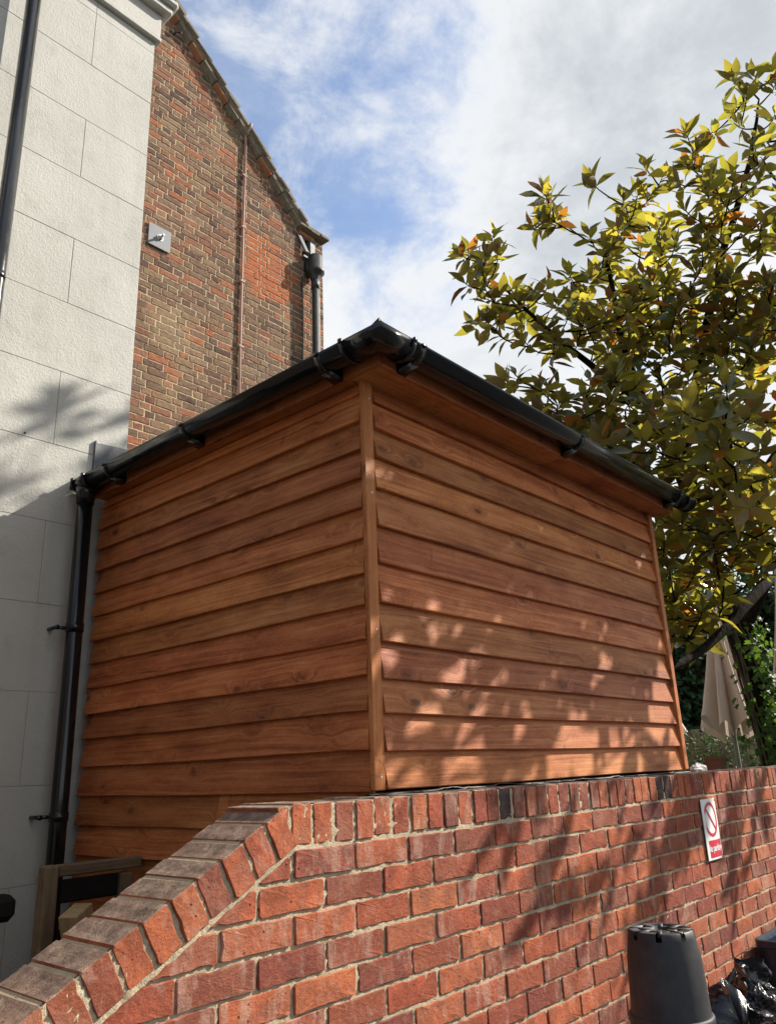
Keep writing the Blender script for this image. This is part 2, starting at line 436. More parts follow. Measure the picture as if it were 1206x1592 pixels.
def m_leaf(name, top_a, top_b, under, trans, amt, brown=True):
    gloss = 0.20 if brown else 0.5
    s = NT(name)
    r = s.math('FRACT', s.math('ADD', s.rand(), s.attr('rnd')))
    geo = s.n('ShaderNodeNewGeometry')
    r2 = s.math('FRACT', s.math('MULTIPLY', r, 41.3))
    v = s.coord.outputs['Object']
    nz = s.noise(v, 18, 3, 0.6)
    top = s.mix(r2, top_a, top_b)
    und = s.mix(r, under, tuple(x * 0.6 for x in under))
    tr = s.mix(r2, trans, tuple((x * 0.6, x * 0.72, x * 0.6)[i] for i, x in enumerate(trans)))
    if brown:   # the odd old leaf turned orange
        old = s.math('GREATER_THAN', r, 0.93)
        top = s.mix(old, top, (0.24, 0.105, 0.022)); und = s.mix(old, und, (0.20, 0.085, 0.025)); tr = s.mix(old, tr, (0.50, 0.20, 0.025))
    col = s.mix(geo.outputs['Backfacing'], top, und)
    col = s.mix(s.math('MULTIPLY', s.rng(nz, 0.4, 0.7), 0.3), col, tuple(x * 0.5 for x in top_a))
    s.done(col, s.mix(geo.outputs['Backfacing'], (gloss,) * 3, (0.6,) * 3), s.bump(nz, 0.12, 0.01), spec=0.6 if brown else 0.25)
    t = s.n('ShaderNodeBsdfTranslucent'); s.L.new(tr, t.inputs[0])
    mx = s.n('ShaderNodeMixShader'); s.L.new(s.rng(s.math('FRACT', s.math('MULTIPLY', r, 77.7)), 0, 1, amt * 0.2, amt * 1.6, False), mx.inputs[0])
    s.L.new(s.p.outputs[0], mx.inputs[1]); s.L.new(t.outputs[0], mx.inputs[2])
    s.L.new(mx.outputs[0], s.out.inputs[0]); return s.m

def m_bark(name, a, b):
    s = NT(name); v = s.coord.outputs['Object']
    n = s.noise(s.map(v, (9, 9, 3)), 3.0, 6, 0.65); n2 = s.noise(v, 60, 4, 0.6)
    return s.done(s.mix(s.rng(n, 0.3, 0.7), a, b), 0.9, s.bump(s.math('ADD', n, s.math('MULTIPLY', n2, 0.4)), 0.9, 0.02), spec=0.05)

def m_cloth(name, col):
    s = NT(name); v = s.coord.outputs['Object']
    n = s.noise(v, 5, 5, 0.6); wv = s.noise(v, 700, 2, 0.5)
    c = s.mix(s.math('MULTIPLY', s.rng(n, 0.4, 0.75), 0.3), col, tuple(x * 0.75 for x in col))
    s.done(c, 0.9, s.bump(wv, 0.15, 0.002), spec=0.1)
    t = s.n('ShaderNodeBsdfTranslucent'); s.L.new(c, t.inputs[0])
    mx = s.n('ShaderNodeMixShader'); mx.inputs[0].default_value = 0.18
    s.L.new(s.p.outputs[0], mx.inputs[1]); s.L.new(t.outputs[0], mx.inputs[2]); s.L.new(mx.outputs[0], s.out.inputs[0])
    return s.m

M = {}
M['wood'] = m_wood('stained_softwood', (0.195, 0.050, 0.0145), (0.395, 0.124, 0.037), (0.555, 0.222, 0.080))
M['wood_post'] = m_wood('stained_trim', (0.21, 0.054, 0.0155), (0.385, 0.122, 0.036), (0.505, 0.19, 0.066))
M['raw_wood'] = m_wood('raw_softwood', (0.20, 0.13, 0.065), (0.32, 0.23, 0.12), (0.42, 0.31, 0.18), 0.7)
M['old_wood'] = m_wood('weathered_softwood', (0.085, 0.058, 0.035), (0.15, 0.105, 0.062), (0.22, 0.16, 0.10), 0.75)
RED = [(0.0, (0.40, 0.100, 0.045)), (0.2, (0.48, 0.136, 0.058)), (0.38, (0.36, 0.084, 0.044)), (0.55, (0.51, 0.155, 0.066)),
       (0.72, (0.40, 0.102, 0.050)), (0.87, (0.27, 0.068, 0.046)), (1.0, (0.40, 0.100, 0.045))]
M['brick'] = m_brick('red_facing_brick', RED, (0.50, 0.36, 0.28), lime=0.36)
M['coping'] = m_brick('red_coping_brick', RED, (0.46, 0.33, 0.25), lime=0.42, top=True)
M['burnt'] = m_brick('burnt_black_brick', [(0.0, (0.030, 0.026, 0.028)), (1.0, (0.045, 0.036, 0.036))], (0.16, 0.13, 0.12), lime=0.3, top=True)
M['mortar'] = m_mortar('sand_mortar', (0.38, 0.31, 0.21), (0.50, 0.42, 0.29), (0.20, 0.165, 0.115))
M['old_mortar'] = m_mortar('old_lime_mortar', (0.38, 0.295, 0.20), (0.50, 0.40, 0.28), (0.22, 0.17, 0.12))
M['render'] = m_render()
M['side'] = m_plain('dark_shade_wing', (0.09, 0.07, 0.055), 0.9, 0.1, nscale=6, bump=0.5)  # for the added wing, kept dark so it bounces little sunlight
M['gable'] = m_gable()
M['stone'] = m_plain('weathered_verge', (0.20, 0.17, 0.13), 0.9, 0.1, nscale=14, namt=0.3, bump=0.8, dirt=(0.11, 0.105, 0.075))
M['tile'] = m_plain('verge_clay', (0.30, 0.125, 0.065), 0.9, 0.1, nscale=10, namt=0.3, bump=0.6, dirt=(0.24, 0.19, 0.12))
M['upvc'] = m_plain('black_gutter_plastic', (0.007, 0.008, 0.010), 0.17, 0.5, nscale=9, namt=0.08, bump=0.015)
M['roof'] = m_plain('black_roof_membrane', (0.016, 0.017, 0.018), 0.55, 0.4, nscale=20, bump=0.15)
M['lead'] = m_plain('lead_sheet', (0.085, 0.09, 0.098), 0.55, 0.4, 0.0, nscale=12, namt=0.3, bump=0.25)
M['iron'] = m_plain('black_cast_iron', (0.022, 0.022, 0.022), 0.5, 0.4, nscale=30, bump=0.3, dirt=(0.05, 0.042, 0.033))
M['steel'] = m_plain('grey_steel_plate', (0.135, 0.14, 0.155), 0.55, 0.4, 0.0, nscale=9, namt=0.25, bump=0.1)
M['bright'] = m_plain('bright_nut', (0.45, 0.45, 0.45), 0.3, 0.5, 0.9)
M['conduit'] = m_plain('painted_conduit', (0.33, 0.205, 0.165), 0.7, 0.3, nscale=14, namt=0.25, bump=0.2)
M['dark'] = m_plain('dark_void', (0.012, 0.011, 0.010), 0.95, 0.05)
M['pot'] = m_plain('black_nursery_plastic', (0.022, 0.022, 0.024), 0.55, 0.35, nscale=10, namt=0.3, bump=0.2, dirt=(0.075, 0.070, 0.062))
M['bag'] = m_plain('black_polythene', (0.011, 0.011, 0.013), 0.24, 0.6, nscale=45, bump=0.5)
M['bin'] = m_plain('dark_blue_plastic', (0.007, 0.018, 0.035), 0.35, 0.5, nscale=12, bump=0.05)
M['membrane'] = m_plain('damp_proof_plastic', (0.014, 0.014, 0.014), 0.5, 0.4, nscale=40, bump=0.5)
M['white'] = m_plain('white_sign_plastic', (0.72, 0.72, 0.70), 0.4, 0.4, nscale=20, namt=0.02, bump=0.02)
M['red'] = m_plain('red_sign_print', (0.52, 0.024, 0.05), 0.4, 0.4, nscale=20, namt=0.05, bump=0.02)
M['paper'] = m_plain('white_paper', (0.75, 0.75, 0.73), 0.8, 0.2)
M['nail'] = m_plain('galvanised_nail', (0.55, 0.52, 0.48), 0.45, 0.5, 0.3)
M['cloth'] = m_cloth('cream_canvas', (0.76, 0.65, 0.57))
M['pole'] = m_plain('grey_green_pole', (0.19, 0.21, 0.17), 0.6, 0.3)
M['clay'] = m_plain('brown_planter_clay', (0.20, 0.085, 0.05), 0.85, 0.2, nscale=25, bump=0.3)
M['leaf'] = m_leaf('magnolia_leaf', (0.022, 0.044, 0.018), (0.060, 0.078, 0.022), (0.22, 0.130, 0.055), (0.56, 0.46, 0.052), 0.43)
M['ivy'] = m_leaf('ivy_leaf', (0.030, 0.075, 0.016), (0.055, 0.115, 0.020), (0.07, 0.10, 0.04), (0.20, 0.33, 0.03), 0.32, False)
M['hedge'] = m_leaf('hedge_leaf', (0.022, 0.055, 0.022), (0.040, 0.085, 0.026), (0.05, 0.075, 0.04), (0.10, 0.19, 0.04), 0.25, False)
M['shrub'] = m_leaf('shrub_leaf', (0.035, 0.060, 0.028), (0.055, 0.085, 0.034), (0.06, 0.08, 0.045), (0.12, 0.18, 0.05), 0.25, False)
M['bark'] = m_bark('magnolia_bark', (0.014, 0.011, 0.009), (0.032, 0.025, 0.020))
M['vine'] = m_bark('ivy_stem', (0.085, 0.064, 0.047), (0.16, 0.125, 0.095))
def m_ground():
    s = NT('yard_asphalt'); w = s.world()
    n = s.noise(w, 0.6, 5, 0.6); n2 = s.noise(w, 60, 4, 0.7)
    c = s.mix(s.rng(n, 0.3, 0.7), (0.036, 0.036, 0.035), (0.062, 0.060, 0.057))
    c = s.mix(s.math('MULTIPLY', s.rng(n2, 0.5, 0.75), 0.4), c, (0.16, 0.155, 0.145))
    return s.done(c, 0.9, s.bump(n2, 0.6, 0.01), spec=0.2)
M['ground'] = m_ground()
def m_lawn():
    s = NT('garden_soil'); w = s.world()
    n = s.noise(w, 2.5, 5, 0.6)
    return s.done(s.mix(n, (0.06, 0.055, 0.03), (0.07, 0.10, 0.03)), 0.95, s.bump(s.noise(w, 50, 4, 0.7), 0.8, 0.03), spec=0.1)
M['lawn'] = m_lawn()

# ------------------------------------------------------------------ ground
def sheet(name, x0, x1, y0, y1, z, m):
    o = obj(name, [(x0, y0, z), (x1, y0, z), (x1, y1, z), (x0, y1, z)], [(0, 1, 2, 3)], m); tag(o, kind='structure'); return o
sheet('ground', -600, 600, -600, 600, 0.0, M['ground'])
sheet('garden_bed', 4.6, 30, 1.9, 30, 0.005, M['lawn'])

# ------------------------------------------------------------------ brick maker
def brick_poly(poly, seed, jit=0.0014, rnd=0.0032, seg=0.022):
    """(x,z) outline -> ragged outline"""
    r = random.Random(seed); out = []
    n = len(poly)
    for i in range(n):
        a = Vector(poly[i]); b = Vector(poly[(i + 1) % n]); p = Vector(poly[i - 1])
        L = (b - a).length
        if L < 1e-4: continue
        t = (b - a) / L; tp = (a - p).normalized()
        cr = min(rnd * r.uniform(0.6, 1.9), L * 0.3)
        out.append(a - tp * min(cr, (a - p).length * 0.3)); out.append(a + t * cr)
        k = max(1, int(L / seg))
        nrm = Vector((t.y, -t.x))
        for q in range(1, k):
            bite = -0.005 * r.random() if r.random() < 0.13 else 0.0
            out.append(a + t * (L * q / k) + nrm * (r.uniform(-jit, jit * 0.6) + bite))
    return out
def brick_vf(poly, depth, seed, cx=0.0, cz=0.0, bev=0.0020):
    """front face at y=0 looking to -y, body running to +depth; poly is (x,z), anticlockwise seen from -y"""
    r = random.Random(seed * 7 + 1)
    o = brick_poly(poly, seed); n = len(o)
    c = sum((Vector(p) for p in o), Vector((0, 0))) / n
    V = []
    for p in o:
        d = (Vector(p) - c).normalized()
        q = Vector(p) - d * bev * r.uniform(0.9, 2.0)
        V.append((q.x - cx, r.uniform(-0.0008, 0.0008), q.y - cz))
    for p in o: V.append((p.x - cx, bev * r.uniform(0.9, 1.8), p.y - cz))
    for p in o: V.append((p.x - cx, depth, p.y - cz))
    V.append((c.x - cx, r.uniform(-0.0012, 0.0006), c.y - cz))
    F = []
    for i in range(n):
        j = (i + 1) % n
        F.append((3 * n, i, j)); F.append((i, i + n, j + n, j)); F.append((i + n, i + 2 * n, j + 2 * n, j + n))
    F.append(tuple(range(3 * n - 1, 2 * n - 1, -1)))
    return V, F
def rect(x0, x1, z0, z1): return [(x0, z0), (x1, z0), (x1, z1), (x0, z1)]
def clip(poly, a, b, c):
    """keep a*x+b*z<=c"""
    out = []
    for i in range(len(poly)):
        p, q = poly[i], poly[(i + 1) % len(poly)]
        dp, dq = a * p[0] + b * p[1] - c, a * q[0] + b * q[1] - c
        if dp <= 0: out.append(p)
        if (dp < 0) != (dq < 0):
            t = dp / (dp - dq); out.append((p[0] + t * (q[0] - p[0]), p[1] + t * (q[1] - p[1])))
    return out
def area(poly):
    return 0.5 * sum(poly[i][0] * poly[(i + 1) % len(poly)][1] - poly[(i + 1) % len(poly)][0] * poly[i][1] for i in range(len(poly)))

# ------------------------------------------------------------------ garden wall
WY, WT = 1.64, 0.215                 # front face, thickness
WTOP, CB = 1.524, 1.4145             # top of the coping, bed line beneath it
RX0, RS = 1.440, math.tan(math.radians(27.6))   # where the ramp starts and its slope
wall = empty('garden_wall', (2.5, WY, 0), 'low red brick garden wall with a sloping brick-on-edge end in front of the shed', 'wall')
ca, sa = math.cos(math.radians(27.6)), math.sin(math.radians(27.6))
RLINE = 0.1055                        # depth of the ramp coping measured square to the slope
def ramp_top(x): return WTOP - 0.006 - (RX0 - x) * RS
def make_wall():
    r = random.Random(3)
    XE, XL = 7.2, 0.28
    cand = []
    for k in range(19):
        z1 = CB - 0.0743 * k - 0.005; z0 = z1 - 0.0645
        if z1 < 0.02: break
        start = 1.466 + (0.1125 if k % 2 else 0.0) - 0.225 * 8
        x = start
        while x < XE:
            x0 = x + 0.0045 + r.uniform(-.003, .003); x1 = x + 0.2205 + r.uniform(-.003, .003)
            x += 0.225
            if x1 < XL: continue
            p = rect(x0, x1, z0 + r.uniform(-.002, .002), z1 + r.uniform(-.002, .002))
            # stop below the ramp: z <= top - RLINE/cos - joint
            lim = WTOP - 0.008 - RX0 * RS - (RLINE + 0.006) / ca
            p = clip(p, -RS, 1.0, lim)
            if len(p) < 3 or area(p) < 0.0018: continue
            full = abs(area(p) - (p[1][0] - p[0][0]) * 0.0645) < 0.0015 and len(p) == 4
            cx = sum(q[0] for q in p) / len(p); cz = sum(q[1] for q in p) / len(p)
            cand.append((p, cx, cz, full))
    vis = []
    for c in cand:
        P = (c[1], WY, c[2]); q = project(P)
        vis.append(area(c[0]) / q[2] ** 2 if in_frame(P, 60) else 0.0)
    order = sorted(range(len(cand)), key=lambda i: -vis[i])
    keep = set(i for i in order[:296] if vis[i] > 0)
    pool = []
    for i in range(12):
        V, F = brick_vf(rect(-0.108, 0.108, -0.0324, 0.0324), 0.10, 100 + i)
        pool.append(mesh('brick', V, F, M['brick']))
    rest = MB()
    for i, (p, cx, cz, full) in enumerate(cand):
        W = Matrix.Translation((cx, WY + r.uniform(-.0035, .0012), cz)) @ Matrix.Rotation(r.uniform(-.011, .011), 4, 'Y') @ Matrix.Rotation(r.uniform(-.012, .012), 4, 'Z')
        if i in keep:
            if full: obj_me('brick', pool[r.randrange(12)], wall, W)
            else:
                V, F = brick_vf(p, 0.10, 900 + i, cx, cz); obj_me('brick', mesh('brick', V, F, M['brick']), wall, W)
        else:
            V, F = box_vf(min(q[0] for q in p) - cx, max(q[0] for q in p) - cx, 0, 0.1, min(q[1] for q in p) - cz, max(q[1] for q in p) - cz)
            rest.add([W @ Vector(v) for v in V], F, r.random())
    o = rest.build('brickwork', M['brick'], wall, attr='rnd'); o['kind'] = 'stuff'
    # brick-on-edge coping, level run
    cps = []
    for i in range(8):
        V, F = brick_vf(rect(-0.034, 0.034, -0.0512, 0.0512), WT, 300 + i); cps.append(mesh('coping_brick', V, F, M['coping']))
    burnt = mesh('coping_brick', *brick_vf(rect(-0.034, 0.034, -0.0512, 0.0512), WT, 333), M['burnt'])
    x = 1.4975; i = 0
    while x < XE:
        W = Matrix.Translation((x + r.uniform(-.003, .003), WY + r.uniform(-.004, .003), WTOP - 0.0525 + r.uniform(-.002, .003))) @ Matrix.Rotation(r.uniform(-.022, .022), 4, 'Y') @ Matrix.Rotation(r.uniform(-.01, .01), 4, 'Z')
        isb = i == 12 or i in (28, 29)
        o = obj_me('coping_brick', burnt if isb else cps[r.randrange(8)], wall, W)
        if i == 12: o['label'] = 'black burnt coping brick'
        x += 0.0793; i += 1
    # half-wedge where the ramp meets the level run
    V, F = brick_vf([(-0.012, -0.046), (0.012, -0.050), (0.016, 0.050), (-0.020, 0.048)], WT, 340)
    obj_me('coping_brick', mesh('coping_brick', V, F, M['coping']), wall, Matrix.Translation((1.4385, WY + 0.002, WTOP - 0.054)))
    # ramp copings
    rp = []
    for i in range(8):
        V, F = brick_vf(rect(-0.033, 0.033, -0.0512, 0.0512), WT, 360 + i); rp.append(mesh('coping_brick', V, F, M['coping']))
    s = 0.040
    while True:
        xt = RX0 - s * ca
        if xt < 0.30: break
        zt = WTOP - 0.006 - s * sa
        P = Vector((xt, WY + r.uniform(-.005, .003), zt)) + Vector((sa, 0, -ca)) * 0.0525
        W = Matrix.Translation(P) @ Matrix.Rotation(-math.radians(27.6) + r.uniform(-.018, .018), 4, 'Y') @ Matrix.Rotation(r.uniform(-.012, .012), 4, 'Z') @ Matrix.Translation((0, 0, r.uniform(-.001, .003)))
        obj_me('coping_brick', rp[r.randrange(8)], wall, W); s += 0.0755
    # mortar: a rough skin a few mm behind the faces and a body behind it
    def top(x): return WTOP - 0.004 if x > RX0 else ramp_top(x) - 0.004
    nx, nz = 640, 150
    V, F = [], []
    for i in range(nx + 1):
        x = 0.3 + (XE - 0.3) * (i / nx) ** 1.25
        t = top(x)
        for j in range(nz + 1):
            z = t * j / nz
            d = 0.0044 + 0.0022 * fbm(x * 14, z * 20, 1.7) + 0.0045 * fbm(x * 60, z * 66, 5)
            V.append((x, WY + max(0.0009, d), z))
    for i in range(nx):
        for j in range(nz):
            a = i * (nz + 1) + j; F.append((a, a + nz + 1, a + nz + 2, a + 1))
    obj('mortar', V, F, M['mortar'], wall, True)
    b = MB()
    poly = [(0.3, 0.0), (XE, 0.0), (XE, WTOP - 0.004), (RX0 + 0.012, WTOP - 0.004), (RX0 - 0.004, WTOP - 0.012), (0.3, ramp_top(0.3) - 0.0035)]
    b.add(*prism_y(poly, WY + 0.014, WY + WT - 0.004)); b.build('wall_core', M['mortar'], wall)
make_wall()
# ------------------------------------------------------------------ shed
SX0, SX1, SY0, SY1 = 1.957, 4.43, 1.80, 3.665
shed = empty('timber_shed', (SX0, SY0, 0), 'brown stained timber shed clad in weatherboards with black guttering', 'shed')
FZ, FT = 2.98, 3.058                    # bottom and top of the fascia
FX, FY, FXE = 1.90, 1.667, 4.49         # fascia planes
def board(L, H, seed, tb=0.025, tt=0.007, lap=0.013):
    """featheredge board: local x along, z up, front to -y"""
    r = random.Random(seed); n = 14
    V, F = [], []
    w0, w1 = r.uniform(-.0022, .0022), r.uniform(-.0022, .0022)
    ph = r.uniform(0, 9)
    for i in range(n + 1):
        x = L * i / n
        sag = 0.0018 * math.sin(ph + i * 0.55) + 0.0012 * fbm(x * 2, seed)
        bow = w0 * (1 - i / n) + w1 * i / n + 0.0018 * fbm(x * 1.7, seed + 40)
        fl = 0.0
        if i == 0 or i == n: fl = r.uniform(0, 0.004)
        yb = -0.012 - bow - fl
        V += [(x, yb + 0.0025, 0.0 + sag), (x, yb, 0.003 + sag), (x, (yb + lap) * 0.5 - 0.001, H * 0.5), (x, lap - 0.002, H), (x, lap + tt, H), (x, yb + tb, 0.0 + sag)]
    m = 6
    for i in range(n):
        for k in range(m):
            a = i * m + k; b = i * m + (k + 1) % m
            F.append((a, a + m, b + m, b))
    F.append(tuple(range(m))); F.append(tuple(range(n * m + m - 1, n * m - 1, -1)))
    return V, F
def make_shed():
    r = random.Random(11)
    zs_r = [2.911, 2.803, 2.689, 2.569, 2.425, 2.289, 2.150, 2.014, 1.892, 1.776, 1.655, 1.5375]
    zs_l = [2.931, 2.819, 2.713, 2.600, 2.483, 2.369, 2.247, 2.136, 2.022, 1.901, 1.786, 1.661, 1.534]
    z = 1.534
    while z > 0.2: z -= 0.123; zs_l.append(z)
    # front face (along +X)
    top = 2.995
    for i, z in enumerate(zs_r):
        H = top - z + (0.024 if i else -0.006)
        V, F = board(2.378, H, 500 + i)
        obj_me('weatherboard', mesh('weatherboard', V, F, M['wood']), shed,
               Matrix.Translation((2.0065, SY0 + 0.001, z)) @ Matrix.Rotation(r.uniform(-.0012, .0012), 4, 'Y'))
        top = z
    top = 2.985
    RL = Matrix.Rotation(-PI / 2, 4, 'Z')
    for i, z in enumerate(zs_l):
        H = top - z + (0.024 if i else -0.004)
        if i == 13:                       # the first board below the wall top is butt-jointed
            spans = [(3.663, 2.612), (2.6085, 1.8175)]
        else: spans = [(3.663 + r.uniform(-.012, .004), 1.8175)]
        for a, b in spans:
            V, F = board(a - b, H, 560 + i * 2 + (1 if a < 3 else 0))
            obj_me('weatherboard', mesh('weatherboard', V, F, M['wood']), shed,
                   Matrix.Translation((SX0 + 0.001, a, z)) @ RL @ Matrix.Rotation(r.uniform(-.0012, .0012), 4, 'Y'))
        top = z
    # corner posts
    def post(x0, x1, y0, y1, z0, z1, nails):
        V, F = box_vf(x0, x1, y0, y1, z0, z1, 0.003)
        # stretch local coordinates so the grain runs up the post
        o = bpy.data.objects.new('corner_post', mesh('corner_post', [((v[2] - z0), (v[1] - y0), (x1 - v[0])) for v in V], F, M['wood_post']))
        COL.objects.link(o)
        Wm = Matrix.Translation((x1, y0, z0)) @ Matrix(((0, 0, -1, 0), (0, 1, 0, 0), (1, 0, 0, 0), (0, 0, 0, 1)))
        place(o, shed, Wm)
        for z in nails:
            n = MB().lathe([(0.0, 0.0), (0.0042, 0.0004), (0.0045, 0.002)], 8, Matrix.Translation((x0 + (x1 - x0) * 0.62, y0 - 0.0012, z)) @ Matrix.Rotation(-PI / 2, 4, 'X'))
            no = bpy.data.objects.new('nail', mesh('nail', n.V, n.F, M['nail'])); COL.objects.link(no)
            no.parent = o; no.matrix_local = Wm.inverted()
        return o
    post(SX0 - 0.006, 2.004, SY0 - 0.004, 1.8165, 1.5365, 2.985, (2.915, 2.545, 2.053, 1.577))
    post(4.386, SX1, SY0 - 0.022, 1.84, 1.54, 2.978, (2.9, 2.2, 1.6))
    # dark box behind the boards, added to stop light leaking through
    MB().box(1.985, 4.41, 1.834, 3.66, 0.02, 3.0).build('inner_light_block', M['dark'], shed)
    # fascia and soffit boards
    def plank(name, L, d, h, W, m='wood_post'):
        V, F = box_vf(0, L, 0, d, 0, h, 0.002); return obj_me(name, mesh(name, V, F, M[m]), shed, W)
    plank('fascia_board', SY1 - FY - 0.002, 0.02, FT - FZ, Matrix.Translation((FX, SY1, FZ)) @ Matrix.Rotation(-PI / 2, 4, 'Z'))
    plank('fascia_board', FXE - FX - 0.021, 0.02, FT - FZ, Matrix.Translation((FX + 0.0205, FY, FZ - 0.0015)))
    plank('fascia_board', SY1 - FY - 0.022, 0.02, FT - FZ, Matrix.Translation((FXE, FY + 0.0205, FZ + 0.001)) @ Matrix.Rotation(PI / 2, 4, 'Z'))
    plank('soffit_board', 1.30, SY0 + 0.03 - FY - 0.021, 0.015, Matrix.Translation((FX + 0.021, FY + 0.0205, FZ + 0.003)))
    plank('soffit_board', FXE - 0.021 - 3.2265, SY0 + 0.03 - FY - 0.021, 0.015, Matrix.Translation((3.2235, FY + 0.0205, FZ + 0.0045)))
    plank('soffit_board', SY1 - SY0 - 0.035, 0.062, 0.012, Matrix.Translation((FX + 0.0205, SY1, FZ + 0.006)) @ Matrix.Rotation(-PI / 2, 4, 'Z'))
    plank('soffit_board', SY1 - SY0 - 0.035, 0.062, 0.012, Matrix.Translation((FXE - 0.0205, SY0 + 0.032, FZ + 0.007)) @ Matrix.Rotation(PI / 2, 4, 'Z'))
    # flat roof: deck, upturned edge trim, pointed trim corner
    MB().box(1.92, 4.47, 1.69, SY1, 3.03, 3.095, 0.004).build('roof_deck', M['roof'], shed)
    t = MB()
    prof = [(0.0, 3.052), (0.004, 3.050), (0.012, 3.098), (0.055, 3.112), (0.085, 3.096), (0.06, 3.096), (0.02, 3.082)]
    path = [((1.828, SY1 + 0.05), (1, 0)), ((1.828, 1.596), (1, 1)), ((4.545, 1.596), (-1, 1)), ((4.545, SY1), (-1, 0))]
    V, F = [], []
    for (px, py), (ox, oy) in path:
        for o_, z_ in prof: V.append((px + ox * o_, py + oy * o_, z_))
    n = len(prof)
    for i in range(len(path) - 1):
        for k in range(n):
            a = i * n + k; b = i * n + (k + 1) % n
            F.append((a, b, b + n, a + n))
    t.add(V, F)
    t.build('roof_edge_trim', M['roof'], shed)
    c = MB(); c.add([(1.826, 1.594, 3.052), (1.875, 1.590, 3.080), (1.870, 1.640, 3.085), (1.822, 1.640, 3.080), (1.822, 1.590, 3.100), (1.845, 1.612, 3.108)],
                    [(0, 1, 4), (0, 4, 3), (1, 2, 5, 4), (2, 3, 4, 5), (0, 3, 2, 1)])
    c.build('trim_corner', M['roof'], shed)
    # half-round gutter, mitred round the corner
    def gprof(R, th, n=12, lip=True):
        out = [(R * math.cos(PI + PI * k / n), R * math.sin(PI + PI * k / n)) for k in range(n + 1)]
        inn = [((R - th) * math.cos(PI + PI * k / n), (R - th) * math.sin(PI + PI * k / n)) for k in range(n, -1, -1)]
        if lip: out = [(-R + 0.001, 0.006), (-R - 0.003, 0.004), (-R - 0.002, -0.004)] + out[1:-1] + [(R + 0.002, -0.004), (R + 0.003, 0.004), (R - 0.001, 0.006)]
        return out + inn
    GC = 0.055; GZ = 3.052
    gx, gy = FX - 0.056, FY - 0.056
    def sweep(pts, dirs, prof):
        V, F = [], []
        n = len(prof)
        for (px, py, pz), (ox, oy) in zip(pts, dirs):
            for a, h in prof: V.append((px + ox * a, py + oy * a, pz + h))
        for i in range(len(pts) - 1):
            for k in range(n):
                a = i * n + k; b = i * n + (k + 1) % n
                F.append((a, a + n, b + n, b))
        F.append(tuple(range(n))); F.append(tuple(range(len(pts) * n - 1, (len(pts) - 1) * n - 1, -1)))
        return V, F
    gut = MB().add(*sweep([(gx, 3.655, GZ - 0.006), (gx, gy, GZ), (4.575, gy, GZ - 0.003)], [(1, 0), (1, 1), (0, 1)], gprof(GC, 0.003))).build('gutter', M['upvc'], shed, True)
    def gpart(name, pts, dirs, R, th=0.004, extra=None):
        b = MB().add(*sweep(pts, dirs, gprof(R, th, 12, False)))
        if extra:
            for e in extra: b.add(*e)
        o = b.build(name, M['upvc'], None, True)
        o.parent = gut; return o
    def brk_left(y):
        z = GZ - 0.003
        tri = [(gx - 0.012, z - 0.057), (FX - 0.001, z - 0.074), (FX - 0.001, z - 0.015), (gx + 0.035, z - 0.040)]
        ex = prism_y(tri, y - 0.024, y + 0.024)
        cl = box_vf(gx - 0.064, gx - 0.050, y - 0.014, y + 0.014, z - 0.003, z + 0.008, 0.002)
        gpart('gutter_bracket', [(gx, y - 0.014, z), (gx, y + 0.014, z)], [(1, 0), (1, 0)], GC + 0.0035, 0.004, [ex, cl])
    def brk_front(x):
        z = GZ - 0.003
        tri = [(gy - 0.012, z - 0.057), (FY - 0.001, z - 0.074), (FY - 0.001, z - 0.015), (gy + 0.035, z - 0.040)]
        V, F = prism_y(tri, 0, 0.048)
        ex = ([(x - 0.024 + v[1], v[0], v[2]) for v in V], [tuple(reversed(f)) for f in F])
        cl = box_vf(x - 0.014, x + 0.014, gy - 0.064, gy - 0.050, z - 0.003, z + 0.008, 0.002)
        gpart('gutter_bracket', [(x - 0.014, gy, z), (x + 0.014, gy, z)], [(0, 1), (0, 1)], GC + 0.0035, 0.004, [ex, cl])
    for y in (1.87, 2.72, 3.36): brk_left(y)
    for x in (2.02, 3.20, 4.36): brk_front(x)
    # corner angle piece with raised collars, union near the outlet, right-hand stop end
    gpart('gutter_corner', [(gx, gy + 0.135, GZ - 0.001), (gx, gy, GZ), (gx + 0.125, gy, GZ)], [(1, 0), (1, 1), (0, 1)], GC + 0.0035)
    for y in (gy + 0.135,): gpart('gutter_collar', [(gx, y - 0.006, GZ), (gx, y + 0.006, GZ)], [(1, 0), (1, 0)], GC + 0.0075, 0.007, [box_vf(gx - 0.066, gx - 0.052, y - 0.008, y + 0.008, GZ - 0.006, GZ + 0.012, 0.002)])
    for x in (gx + 0.125,): gpart('gutter_collar', [(x - 0.008, gy, GZ), (x + 0.008, gy, GZ)], [(0, 1), (0, 1)], GC + 0.0075, 0.007, [box_vf(x - 0.008, x + 0.008, gy - 0.066, gy - 0.052, GZ - 0.006, GZ + 0.012, 0.002)])
    gpart('gutter_collar', [(4.47, gy, GZ - 0.003), (4.49, gy, GZ - 0.003)], [(0, 1), (0, 1)], GC + 0.0065, 0.006)
    half = [(GC * 1.06 * math.cos(PI + PI * k / 12), GC * 1.06 * math.sin(PI + PI * k / 12)) for k in range(13)]
    def disc(x0, x1):
        V = [(x0, gy + a, GZ - 0.003 + h) for a, h in half] + [(x1, gy + a, GZ - 0.003 + h) for a, h in half]; n = 13
        return V, [tuple(range(n)), tuple(range(2 * n - 1, n - 1, -1))] + [(i, i + n, (i + 1) % n + n, (i + 1) % n) for i in range(n)]
    o = MB().add(*disc(4.570, 4.579)).build('stop_end', M['upvc'], None); o.parent = gut
    # outlet and downpipe
    ox, oy = 1.838, 3.607
